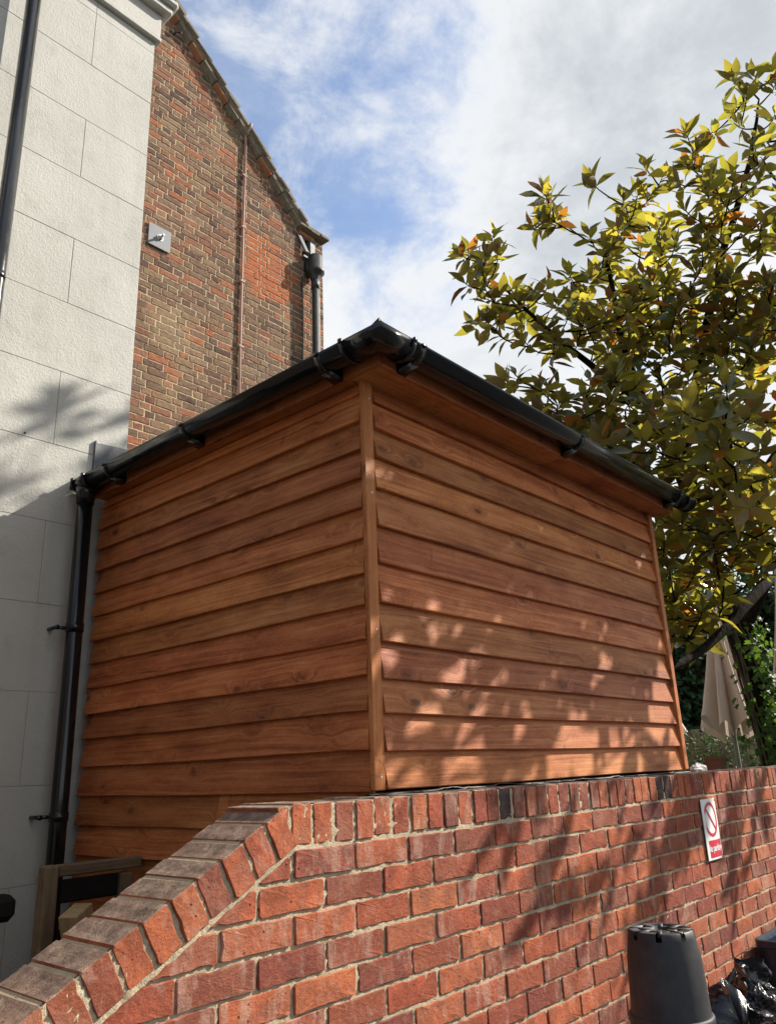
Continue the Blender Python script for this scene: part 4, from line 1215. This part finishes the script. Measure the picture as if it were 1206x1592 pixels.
# ------------------------------------------------------------------ odds and ends behind the ramp
def make_frame():
    e = empty('timber_rack', (1.64, 3.12, 0), 'weathered brown timber rack with a dark back panel behind the sloping wall', 'rack')
    def pl(name, W, L, d, h, m):
        V, F = box_vf(0, L, 0, d, 0, h, 0.006); return obj_me(name, mesh(name, V, F, M[m]), e, W)
    up = Matrix(((0, 0, -1, 0), (0, 1, 0, 0), (1, 0, 0, 0), (0, 0, 0, 1)))
    pl('post', Matrix.Translation((1.592, 3.08, 0.01)) @ up, 1.295, 0.06, 0.056, 'old_wood')
    pl('post', Matrix.Translation((1.90, 3.08, 0.01)) @ up, 1.24, 0.05, 0.05, 'old_wood')
    pl('top_rail', Matrix.Translation((1.594, 3.085, 1.262)), 0.35, 0.05, 0.042, 'old_wood')
    pl('back_panel', Matrix.Translation((1.613, 3.10, 1.168)), 0.24, 0.022, 0.082, 'dark')
    pl('back_panel', Matrix.Translation((1.613, 3.10, 0.96)), 0.24, 0.022, 0.12, 'dark')
    pl('lower_rail', Matrix.Translation((1.594, 3.085, 0.60)), 0.30, 0.05, 0.06, 'old_wood')
    o = bpy.data.objects.new('timber_offcut', mesh('timber_offcut', *box_vf(-0.47, 0.47, -0.037, 0.037, -0.05, 0.05, 0.003), M['raw_wood'])); COL.objects.link(o)
    ax = Vector((-0.245, -0.12, 0.80)).normalized(); up_ = Vector((0.5, -0.9, 0.0)); yv = (up_ - ax * up_.dot(ax)).normalized(); zv = ax.cross(yv)
    topc = Vector((1.585, 2.93, 1.165))
    o.matrix_world = Matrix.Translation(topc - ax * 0.47) @ Matrix((ax, yv, zv)).transposed().to_4x4()
    o.location.z = o.location.z
    tag(o, 'pale square-cut timber offcut leaning against the brown timber rack', 'timber offcut')
    # dark padded rail end
    b = MB(); b.box(0.55, 1.20, 2.555, 2.64, 1.215, 1.288, 0.018)
    o = b.build('rail', M['dark']); e2 = empty('dark_bench', (0.9, 2.6, 0), 'dark bench back with a blunt rounded end at the left edge of the photo', 'bench')
    place(o, e2, Matrix.Identity(4))
    MB().box(0.62, 0.68, 2.57, 2.63, 0.0, 1.216, 0.006).build('leg', M['dark'], e2)
    MB().box(0.95, 1.01, 2.57, 2.63, 0.0, 1.216, 0.006).build('leg', M['dark'], e2)
make_frame()

# ------------------------------------------------------------------ parasols
def make_parasol(label, x, y, z_bot, z_top, r_bot, seed, rz=0.0):
    e = empty('parasol', (x, y, 0), label, 'parasol', 'closed cream parasols in the garden', rz)
    r = random.Random(seed); n, m = 128, 40
    V, F = [], []
    nf = 8
    am = [r.uniform(0.75, 1.25) for _ in range(nf)]
    hem = [r.uniform(-0.06, 0.10) for _ in range(nf)]
    for j in range(m + 1):
        t = j / m
        R = 0.035 + (r_bot - 0.035) * (0.80 * t + 0.20 * t * t)
        for i in range(n):
            a = 2 * PI * i / n
            k = a / (2 * PI) * nf; i0 = int(k) % nf; fr = k - int(k)
            A = am[i0] * (1 - fr) + am[(i0 + 1) % nf] * fr
            Hm = hem[i0] * (1 - fr) + hem[(i0 + 1) % nf] * fr
            fold = math.cos(nf * a + 0.6 * math.sin(t * 2 + seed))
            sh = 1.0 + (0.42 * fold + 0.14 * math.cos(2 * nf * a + 1.0)) * A * min(1, 0.25 + t)
            sw = a + 0.30 * t * math.sin(seed) + 0.10 * fold * t
            zz = z_top + (z_bot - z_top) * t + (Hm + 0.085 * (fold - 0.3)) * t ** 4 * 1.0
            V.append((R * sh * math.cos(sw), R * sh * math.sin(sw), zz))
    for j in range(m):
        for i in range(n):
            a = j * n + i; b = j * n + (i + 1) % n; F.append((a, b, b + n, a + n))
    o = bpy.data.objects.new('canopy', mesh('canopy', V, F, M['cloth'], True)); COL.objects.link(o); o.parent = e
    o = bpy.data.objects.new('pole', mesh('pole', *tube_vf([(0, 0, 0), (0, 0, z_top + 0.05)], 0.024, 14), M['pole'], True)); COL.objects.link(o); o.parent = e
    o = bpy.data.objects.new('finial', mesh('finial', *lathe_vf([(0.0, z_top + 0.10), (0.02, z_top + 0.085), (0.026, z_top + 0.06), (0.045, z_top + 0.03), (0.05, z_top - 0.02)], 14), M['pole'], True)); COL.objects.link(o); o.parent = e
    b = MB(); b.lathe([(0.0, 0.10), (0.06, 0.10), (0.24, 0.075), (0.26, 0.05), (0.26, 0.0)], 28)
    o = bpy.data.objects.new('base', mesh('base', b.V, b.F, M['iron'])); COL.objects.link(o); o.parent = e
    return e
make_parasol('closed cream parasol standing between the shed and the ivy-clad trunk', 8.49, 2.90, 1.85, 3.20, 0.225, 3, 0.7)
make_parasol('closed cream parasol almost hidden behind the right end of the shed', 9.30, 4.04, 1.80, 2.75, 0.235, 5, 0.4)
make_parasol('closed cream parasol cut off by the right edge of the photo', 8.30, 2.13, 1.86, 3.42, 0.235, 8, 1.9)

# ------------------------------------------------------------------ leaves and trees
def leaf_vf(base, d, nrm, L, W, curl=0.25, fold=0.35, nseg=4, wav=0.0):
    """leaf along d with upper side nrm; elliptic, folded on the midrib, tip curled down"""
    d = d.normalized(); s = d.cross(nrm)
    if s.length < 1e-4: s = d.orthogonal()
    s = s.normalized(); u = s.cross(d).normalized()
    V, F = [], []
    prof = {3: (0.25, 0.95, 0.8, 0.0), 4: (0.10, 0.80, 1.0, 0.62, 0.0), 2: (0.2, 1.0, 0.0), 5: (0.08, 0.66, 1.0, 0.92, 0.52, 0.0)}[nseg]
    for i, w in enumerate(prof):
        t = i / (len(prof) - 1)
        c = base + d * (L * t) - u * (curl * L * t * t)
        if wav: s = (s + u * (wav * 0.35)).normalized(); u = s.cross(d).normalized()
        hw = W * 0.5 * w
        up = u * (hw * fold)
        V.append(c - s * hw + up); V.append(c); V.append(c + s * hw + up)
    for i in range(len(prof) - 1):
        a = 3 * i
        F += [(a, a + 1, a + 4, a + 3), (a + 1, a + 2, a + 5, a + 4)]
    return V, F
def rand_unit(r):
    while True:
        v = Vector((r.uniform(-1, 1), r.uniform(-1, 1), r.uniform(-1, 1)))
        if 0.05 < v.length < 1: return v.normalized()

def make_magnolia():
    r = random.Random(77)
    tree = empty('magnolia_tree', (7.72, 2.42, 0), 'large evergreen magnolia with glossy yellow-green leaves leaning over the shed', 'tree')
    limbs = {
     'trunk': ([(7.80, 2.24, 0), (7.75, 2.28, 0.8), (7.70, 2.32, 1.7), (7.63, 2.40, 2.6), (7.53, 2.50, 3.4), (7.15, 2.53, 4.15), (6.72, 2.62, 4.80), (6.42, 2.62, 5.4), (6.32, 2.60, 5.9), (6.27, 2.58, 6.3)], 0.125, 0.012),
     'a': ([(7.15, 2.53, 4.15), (6.95, 2.15, 5.0), (6.80, 1.75, 5.9), (6.55, 1.35, 6.45), (6.40, 1.15, 6.80), (6.33, 1.06, 7.0)], 0.06, 0.007),
     'b': ([(7.52, 2.52, 3.4), (7.9, 1.7, 4.5), (8.2, 0.9, 5.6), (8.3, 0.3, 6.8), (8.4, 0.0, 7.8)], 0.085, 0.02),
     'limb': ([(7.63, 2.36, 2.7), (7.25, 2.02, 2.98), (6.77, 1.86, 2.93), (6.40, 1.93, 2.72), (6.15, 2.02, 2.52), (5.85, 2.14, 2.33), (5.55, 2.24, 2.21), (5.25, 2.34, 2.12)], 0.060, 0.022),
     'limb2': ([(6.77, 1.86, 2.93), (6.45, 1.75, 3.10), (6.2, 1.55, 3.2)], 0.03, 0.012),
     'c': ([(6.72, 2.62, 4.80), (6.2, 2.8, 5.0), (5.7, 2.95, 5.25), (5.35, 3.15, 5.6)], 0.045, 0.012),
     'd': ([(6.72, 2.62, 4.80), (6.1, 2.65, 4.6), (5.6, 2.6, 4.4), (5.15, 2.75, 4.4)], 0.04, 0.010),
     'e': ([(7.52, 2.52, 3.4), (6.6, 2.0, 3.75), (5.7, 1.65, 3.75), (4.9, 1.40, 3.55)], 0.055, 0.012),
     'f': ([(8.2, 0.9, 5.6), (7.4, 0.2, 5.8), (6.6, -0.4, 5.9), (5.9, -0.8, 5.8)], 0.05, 0.012),
     'g': ([(7.9, 1.7, 4.5), (7.2, 0.9, 4.7), (6.4, 0.45, 4.85), (5.6, 0.38, 4.9), (4.9, 0.36, 4.95)], 0.05, 0.012),
     'h': ([(8.2, 0.9, 5.6), (9.2, 1.2, 6.2), (10.0, 1.6, 6.6)], 0.05, 0.012),
     'i': ([(7.52, 2.52, 3.4), (8.4, 3.2, 4.4), (9.0, 3.9, 5.4)], 0.06, 0.012),
    }
    nodes = []; bark = MB()
    trunk_b = MB()
    for nm, (pts, r0, r1) in limbs.items():
        P = [Vector(p) for p in pts]
        # smooth the polyline
        Q = []
        for i in range(len(P) - 1):
            a, b = P[max(i - 1, 0)], P[i]; c, d = P[i + 1], P[min(i + 2, len(P) - 1)]
            for k in range(6):
                t = k / 6
                Q.append(0.5 * ((2 * b) + (c - a) * t + (2 * a - 5 * b + 4 * c - d) * t * t + (3 * b - a - 3 * c + d) * t ** 3))
        Q.append(P[-1])
        Q = [q + Vector((fbm(q.x * 3, q.z * 2, 1), fbm(q.y * 3, q.z * 2, 5), 0)) * 0.02 for q in Q]
        R = [r0 + (r1 - r0) * (i / (len(Q) - 1)) ** 0.8 for i in range(len(Q))]
        (trunk_b if nm == 'trunk' else bark).tube(Q, R, 14 if r0 > 0.05 else 9)
        if nm == 'trunk': nodes += [(q, q) for q in Q[26:]]
        else: nodes += [(q, q) for q in Q[3:]]
    trunk_b.build('trunk', M['bark'], tree, True)
    # crown lobes: centre, radii, number of leaf rosettes
    lobes = [((5.32, 3.15, 5.55), (0.42, 0.42, 0.40), 34), ((5.23, 3.30, 5.98), (0.20, 0.22, 0.18), 7), ((5.66, 2.83, 6.45), (0.28, 0.25, 0.28), 11),
             ((5.78, 2.75, 5.40), (0.42, 0.42, 0.45), 36), ((6.05, 2.25, 6.35), (0.42, 0.4, 0.36), 26), ((6.17, 2.35, 5.62), (0.5, 0.5, 0.5), 44),
             ((6.19, 1.66, 6.52), (0.30, 0.28, 0.30), 13), ((6.10, 1.64, 5.90), (0.46, 0.40, 0.40), 34), ((6.28, 1.05, 6.95), (0.26, 0.28, 0.40), 13),
             ((6.34, 1.0, 6.25), (0.36, 0.36, 0.34), 18), ((5.02, 2.78, 4.36), (0.26, 0.26, 0.24), 14), ((5.48, 2.5, 4.15), (0.50, 0.42, 0.40), 46),
             ((6.27, 2.05, 5.15), (0.60, 0.55, 0.45), 60), ((6.42, 1.45, 5.35), (0.50, 0.45, 0.5), 46), ((5.35, 2.10, 3.72), (0.60, 0.45, 0.40), 60),
             ((4.70, 1.34, 3.58), (0.34, 0.22, 0.30), 12), ((5.0, 1.28, 3.20), (0.36, 0.20, 0.28), 8), ((5.85, 2.06, 3.18), (0.55, 0.45, 0.36), 64),
             ((5.80, 1.62, 3.25), (0.55, 0.40, 0.40), 56), ((5.95, 2.25, 2.80), (0.42, 0.30, 0.30), 40), ((5.30, 2.36, 2.02), (0.10, 0.10, 0.08), 2),
             ((6.60, 1.9, 4.45), (0.7, 0.6, 0.5), 70), ((6.9, 2.6, 5.6), (0.5, 0.6, 0.6), 26),
             # rest of the crown, unseen at right; lobes shaped to dapple shed and wall
             ((4.8, 0.38, 4.74), (0.45, 0.16, 0.36), 58), ((4.5, 0.38, 4.62), (0.32, 0.14, 0.36), 36), ((5.6, 0.36, 4.72), (0.5, 0.16, 0.36), 68), ((6.5, 0.36, 4.74), (0.6, 0.16, 0.38), 78), ((8.4, -0.5, 6.9), (0.9, 0.5, 0.5), 70),
             ((6.7, 0.1, 3.8), (1.2, 0.3, 0.5), 26), ((5.2, 0.15, 4.0), (0.5, 0.2, 0.35), 8), ((5.6, 0.38, 4.02), (1.1, 0.14, 0.24), 26),
             ((8.3, 0.3, 7.2), (0.7, 0.6, 0.7), 40), ((6.75, 1.3, 7.35), (0.45, 0.4, 0.35), 4), ((8.2, 1.6, 5.9), (0.9, 0.7, 0.7), 40), ((9.3, 1.3, 6.5), (0.8, 0.7, 0.7), 20),
             ((8.7, 3.3, 5.6), (0.9, 0.8, 0.6), 20), ((7.4, 2.7, 6.3), (0.7, 0.7, 0.8), 30), ((5.6, 0.7, 4.0), (0.5, 0.3, 0.4), 5)]
    ros = []
    for ci, (c, rad, cnt) in enumerate(lobes):
        got = 0; tries = 0
        cnt = max(2, round(cnt * 0.56))
        while got < cnt and tries < cnt * 40:
            tries += 1
            d = rand_unit(r); q = r.random() ** 0.45
            p = Vector(c) + Vector((d.x * rad[0], d.y * rad[1], d.z * rad[2])) * q * 1.12
            if any((p - o[0]).length < 0.17 for o in ros): continue
            if p.y > 1.55 and p.y < 3.8 and p.z < 3.22 and p.x < 4.72: continue       # not inside the shed
            if p.z < 1.75: continue
            if p.length < 5.6 and (p - Vector((0, 0, CAMZ))).length < 5.15 and in_frame(p, 60): continue
            ros.append((p, Vector(c))); got += 1
    # twigs: each rosette grows from the nearest wood already there
    ros.sort(key=lambda o: min((o[0] - n[0]).length for n in nodes))
    N = np.array([tuple(n[0]) for n in nodes])
    leaves = []
    for p, c in ros:
        a = np.array(tuple(p)); dd = np.sum((N - a) ** 2, axis=1)
        # prefer wood that lies lower than the tip
        dd = dd + np.where(N[:, 2] > p.z - 0.03, 0.15, 0.0)
        j = int(np.argmin(dd)); q = Vector(N[j])
        ln = (p - q).length
        mid = q.lerp(p, 0.5) + Vector((r.uniform(-.1, .1), r.uniform(-.1, .1), -0.10 + r.uniform(-.05, .03))) * ln
        pts = [q, q.lerp(mid, 0.5) + Vector((0, 0, -0.02 * ln)), mid, mid.lerp(p, 0.55) + Vector((0, 0, -0.02)), p]
        r0 = min(0.018, 0.006 + 0.008 * ln)
        bark.tube(pts, [r0, r0 * 0.9, r0 * 0.75, r0 * 0.62, 0.0038], 6, False)
        N = np.vstack([N, [tuple(pts[2]), tuple(pts[3])]])
        out = (p - c); out = out.normalized() if out.length > 0.01 else rand_unit(r)
        axis = ((p - pts[3]).normalized() * 0.6 + out * 0.35 + Vector((0, 0, 0.75)) + rand_unit(r) * 0.35).normalized()
        n = r.randint(7, 11)
        x = axis.orthogonal().normalized(); y = axis.cross(x)
        big = r.uniform(0.85, 1.15)
        for k in range(n):
            t = k / (n - 1)
            a_ = k * 2.399 + r.uniform(-.3, .3)
            spread = math.radians(18 + 74 * t + r.uniform(-12, 12))
            rad = x * math.cos(a_) + y * math.sin(a_)
            d = axis * math.cos(spread) + rad * math.sin(spread)
            d = (d + Vector((0, 0, -0.18 * t))).normalized()
            base = p - axis * (0.10 * t) + rad * 0.006
            nrm = axis * math.sin(spread) - rad * math.cos(spread)
            L = big * r.uniform(0.15, 0.205) * (0.72 + 0.36 * min(1, t * 2))
            leaves.append((base, d, (nrm + rand_unit(r) * 0.25), L, L * r.uniform(0.36, 0.48), r.uniform(-0.12, 0.42), r.uniform(0.1, 0.6), r.uniform(-0.8, 0.8)))
    bark.build('branches', M['bark'], tree, True)
    vis = []
    for l in leaves:
        P = l[0] + l[1] * l[3] * 0.5
        q = project(P)
        ok = in_frame(P, -5)
        if ok:       # hidden by the shed?
            d = P - Vector((0, 0, CAMZ))
            t = 1.70 / d.y if d.y > 1.7 else 9
            if t < 1 and d.x * t < 4.45 and CAMZ + d.z * t < 3.05: ok = False
        v = (P - Vector((0, 0, CAMZ))).normalized()
        face = abs(v.dot(l[1].cross(l[2]).cross(l[1]).normalized()))
        vis.append(l[3] * l[4] * (0.3 + face) / q[2] ** 2 if ok else 0.0)
    order = sorted(range(len(leaves)), key=lambda i: -vis[i]); keep = set(order[:296])
    rest = MB()
    for i, l in enumerate(leaves):
        if i in keep:
            V, F = leaf_vf(*l[:5], l[5], l[6], 5, l[7])
            obj('leaf', V, F, M['leaf'], tree, True, tuple(l[0]))
        else:
            rest.add(*leaf_vf(*l[:5], l[5], l[6], 4, l[7]), r.random())
    o = rest.build('foliage', M['leaf'], tree, True, attr='rnd'); o['kind'] = 'stuff'
    return len(leaves), len(ros)
print('leaves, rosettes', make_magnolia())

# ------------------------------------------------------------------ ivy on the trunk
def ivy_leaf(r, base, d, nrm, s):
    d = d.normalized(); t = d.cross(nrm).normalized(); u = t.cross(d).normalized()
    P = [(0, 0), (0.42, 0.12), (0.34, 0.42), (0.62, 0.62), (0.24, 0.72), (0, 1.05), (-0.24, 0.72), (-0.62, 0.62), (-0.34, 0.42), (-0.42, 0.12)]
    V = [base + (t * a + d * b) * s + u * (abs(a) * 0.25 - b * b * 0.2) * s for a, b in P]
    return V, [(0, 1, 2, 9), (2, 3, 4, 9), (9, 4, 5, 8), (5, 6, 8), (6, 7, 8)]
def make_ivy():
    r = random.Random(31)
    e = empty('climbing_ivy', (7.70, 2.42, 0), 'ivy with tangled stems and bright green leaves climbing the magnolia trunk', 'ivy')
    st = MB(); lf = MB()
    def trunk_at(z):
        pts = [(7.80, 2.24, 0), (7.75, 2.28, 0.8), (7.70, 2.32, 1.7), (7.63, 2.40, 2.6), (7.53, 2.50, 3.4)]
        for a, b in zip(pts, pts[1:]):
            if z <= b[2]:
                t = (z - a[2]) / (b[2] - a[2]); return Vector(a).lerp(Vector(b), t)
        return Vector(pts[-1])
    for k in range(26):
        a = r.uniform(0, 2 * PI); z = r.uniform(0, 1.2); tw = r.uniform(-0.9, 0.9); pts = []; zt = r.uniform(2.4, 3.5)
        while z < zt:
            c = trunk_at(z); rad = 0.128 - 0.012 * z + 0.006 * fbm(z * 3, k)
            pts.append(c + Vector((math.cos(a), math.sin(a), 0)) * (rad + 0.008)); z += 0.08; a += tw * 0.09 + 0.22 * fbm(z * 2.2, k * 3)
        st.tube(pts, [max(0.004, 0.013 * (1 - 0.6 * i / len(pts))) for i in range(len(pts))], 6)
    st.build('ivy_stems', M['vine'], e, True)
    for k in range(2300):
        z = r.uniform(0.1, 2.9) if r.random() < 0.75 else r.uniform(0.3, 2.0)
        a = r.gauss(-0.75, 0.75) if r.random() < 0.62 else r.gauss(-2.3, 0.7)
        if z > 2.2 and r.random() < 0.5: continue
        c = trunk_at(z); rad = 0.13 + abs(r.gauss(0, 0.06)) + (0.08 * r.random() if z < 1.9 else 0)
        o = Vector((math.cos(a), math.sin(a), 0))
        lf.add(*ivy_leaf(r, c + o * rad, (o * 0.4 + Vector((0, 0, -1)) + rand_unit(r) * 0.7), (o + Vector((0, 0, 0.5)) + rand_unit(r) * 0.5), r.uniform(0.035, 0.075)), r.random())
    o = lf.build('ivy_leaves', M['ivy'], e, attr='rnd'); o['kind'] = 'stuff'
make_ivy()

# ------------------------------------------------------------------ garden behind
def make_hedge():
    r = random.Random(41)
    b = MB()
    A, B = Vector((9.2, 6.6, 0)), Vector((15.5, 2.2, 0))
    d = (B - A).normalized(); nrm = Vector((-d.y, d.x, 0))
    if nrm.x > 0: nrm = -nrm
    L = (B - A).length
    for k in range(17000):
        s = r.random() * L; h = 4.4 + 0.55 * fbm(s * 0.9, 3.0) + 0.35 * fbm(s * 3, 7)
        z = h * (1 - r.random() ** 1.2 * 0.98)
        bul = 0.32 * fbm(s * 1.3, z * 1.3, 2) + 0.14 * fbm(s * 4, z * 4, 9)
        p = A + d * s + nrm * (bul + r.gauss(0, 0.07)) + Vector((0, 0, z))
        b.add(*leaf_vf(p, rand_unit(r) + Vector((0, 0, -0.5)) + nrm * 0.3, nrm + Vector((0, 0, 0.6)) + rand_unit(r) * 0.6, r.uniform(0.07, 0.13), r.uniform(0.05, 0.09), 0.2, 0.3, 2), r.random())
    e = empty('garden_hedge', (12.3, 4.4, 0), 'tall dark green leafy hedge closing the garden behind the parasols', 'hedge')
    o = b.build('hedge_foliage', M['hedge'], e, attr='rnd'); o['kind'] = 'stuff'
    c = MB(); V = []; F = []
    n, m = 50, 26
    for i in range(n + 1):
        for j in range(m + 1):
            s = L * i / n; z = 4.1 * j / m
            p = A + d * s + nrm * (-0.16 + 0.30 * fbm(s * 1.3, z * 1.3, 2)) + Vector((0, 0, z)); V.append(p)
    for i in range(n):
        for j in range(m): a = i * (m + 1) + j; F.append((a, a + m + 1, a + m + 2, a + 1))
    c.add(V, F); c.build('hedge_core', M['bark'], e, True)
make_hedge()
def make_fence():
    e = empty('garden_fence', (10.6, 4.8, 0), 'dark wooden fence of upright boards low in front of the hedge', 'fence')
    A, B = Vector((8.9, 5.9, 0)), Vector((13.6, 2.9, 0)); d = (B - A).normalized(); L = (B - A).length
    ang = math.atan2(d.y, d.x)
    me = [mesh('fence_board', *box_vf(-0.068, 0.068, -0.009, 0.009, 0, 1.9 + 0.02 * i, 0.003), M['old_wood']) for i in range(3)]
    n = int(L / 0.142)
    for i in range(n):
        p = A + d * (i * 0.142)
        obj_me('fence_board', me[i % 3], e, Matrix.Translation((p.x, p.y, 0.02)) @ Matrix.Rotation(ang, 4, 'Z'))
make_fence()
def make_shrubs():
    spots = [(9.35, 3.98, 0.20, 'small round grey-green shrub nearest the shed corner'), (9.30, 3.62, 0.22, 'small round grey-green shrub left of the parasol pole'), (9.15, 3.30, 0.21, 'small round grey-green shrub directly behind the parasol pole'), (9.3, 2.95, 0.24, 'small round grey-green shrub beside the ivy-covered trunk')]
    for k, (x, y, R, lab) in enumerate(spots):
        r = random.Random(60 + k)
        e = empty('standard_shrub', (x, y, 0), lab, 'shrub', 'small round shrubs in the garden')
        MB().tube([(x, y, 0), (x + 0.01, y, 0.7), (x, y, 1.5)], [0.02, 0.016, 0.012], 8).build('stem', M['bark'], e, True)
        b = MB()
        for q in range(520):
            d = rand_unit(r); p = Vector((x, y, 1.66)) + d * R * (0.55 + 0.5 * r.random()) * (1 + 0.15 * fbm(d.x * 3, d.y * 3, d.z * 3 + k))
            b.add(*leaf_vf(p, d + rand_unit(r) * 0.8, d + Vector((0, 0, 0.5)), r.uniform(0.035, 0.06), r.uniform(0.012, 0.02), 0.1, 0.2, 2), r.random())
        o = b.build('foliage', M['shrub'], e, attr='rnd'); o['kind'] = 'stuff'
    # low green planting and a raised bed edge under the shrubs
    r = random.Random(71); b = MB()
    for q in range(5200):
        x = r.uniform(8.0, 11.5); y = r.uniform(1.95, 6.0)
        if (Vector((x, y)) - Vector((8.44, 3.045))).length < 0.25: continue
        z = 0.05 + r.random() * (1.28 + 0.25 * fbm(x * 1.1, y * 1.1))
        b.add(*ivy_leaf(r, Vector((x, y, z)), rand_unit(r) + Vector((-0.3, -0.2, 0.1)), Vector((-0.3, -0.3, 1)) + rand_unit(r) * 0.4, r.uniform(0.05, 0.10)), r.random())
    o = b.build('ground_planting', M['ivy'], None, attr='rnd'); tag(o, 'low leafy green planting under the parasols', 'plants', kind='stuff')
make_shrubs()
def make_small():
    # brown square planter and something white beyond the wall top
    p = empty('square_planter', (7.60, 2.80, 0), 'small brown square planter beside the parasol pole', 'planter')
    b = MB(); x, y = 7.60, 2.80
    V = []; F = []
    for w, z in ((0.058, 1.38), (0.066, 1.575), (0.072, 1.575), (0.072, 1.60), (0.060, 1.60), (0.056, 1.57)):
        V += [(x - w, y - w, z), (x + w, y - w, z), (x + w, y + w, z), (x - w, y + w, z)]
    for i in range(5):
        for k in range(4): a = 4 * i + k; c = 4 * i + (k + 1) % 4; F.append((a, c, c + 4, a + 4))
    F += [(3, 2, 1, 0), (20, 21, 22, 23)]
    b.add(V, F); b.build('planter_body', M['clay'], p)
    t = MB().box(x - 0.25, x + 0.25, y - 0.25, y + 0.25, 1.342, 1.378, 0.004); t.box(x - 0.03, x + 0.03, y - 0.03, y + 0.03, 0, 1.342); t.box(x - 0.2, x + 0.2, y - 0.2, y + 0.2, 0.0, 0.03)
    o = t.build('pedestal_table', M['iron'], None); tag(o, 'tall narrow table under the brown planter', 'table')
    r = random.Random(8); bm = bmesh.new(); bmesh.ops.create_icosphere(bm, subdivisions=3, radius=1)
    for v in bm.verts:
        k = 1 - 0.5 * abs(mnoise.noise(v.co * 2.1)) - 0.25 * abs(mnoise.noise(v.co * 5))
        v.co = Vector((v.co.x * 0.07 * k, v.co.y * 0.05 * k, max(-0.4, v.co.z) * 0.035 * k))
    me = bpy.data.meshes.new('crumpled_paper'); bm.to_mesh(me); bm.free(); me.materials.append(M['paper'])
    o = bpy.data.objects.new('crumpled_paper', me); COL.objects.link(o); o.location = (4.62, 1.80, WTOP + 0.012)
    tag(o, 'crumpled white paper lying on the brick wall top past the shed corner', 'paper')
make_small()
print('objects', len(SC.objects), 'tris~', sum(len(o.data.polygons) for o in SC.objects if o.type == 'MESH'))
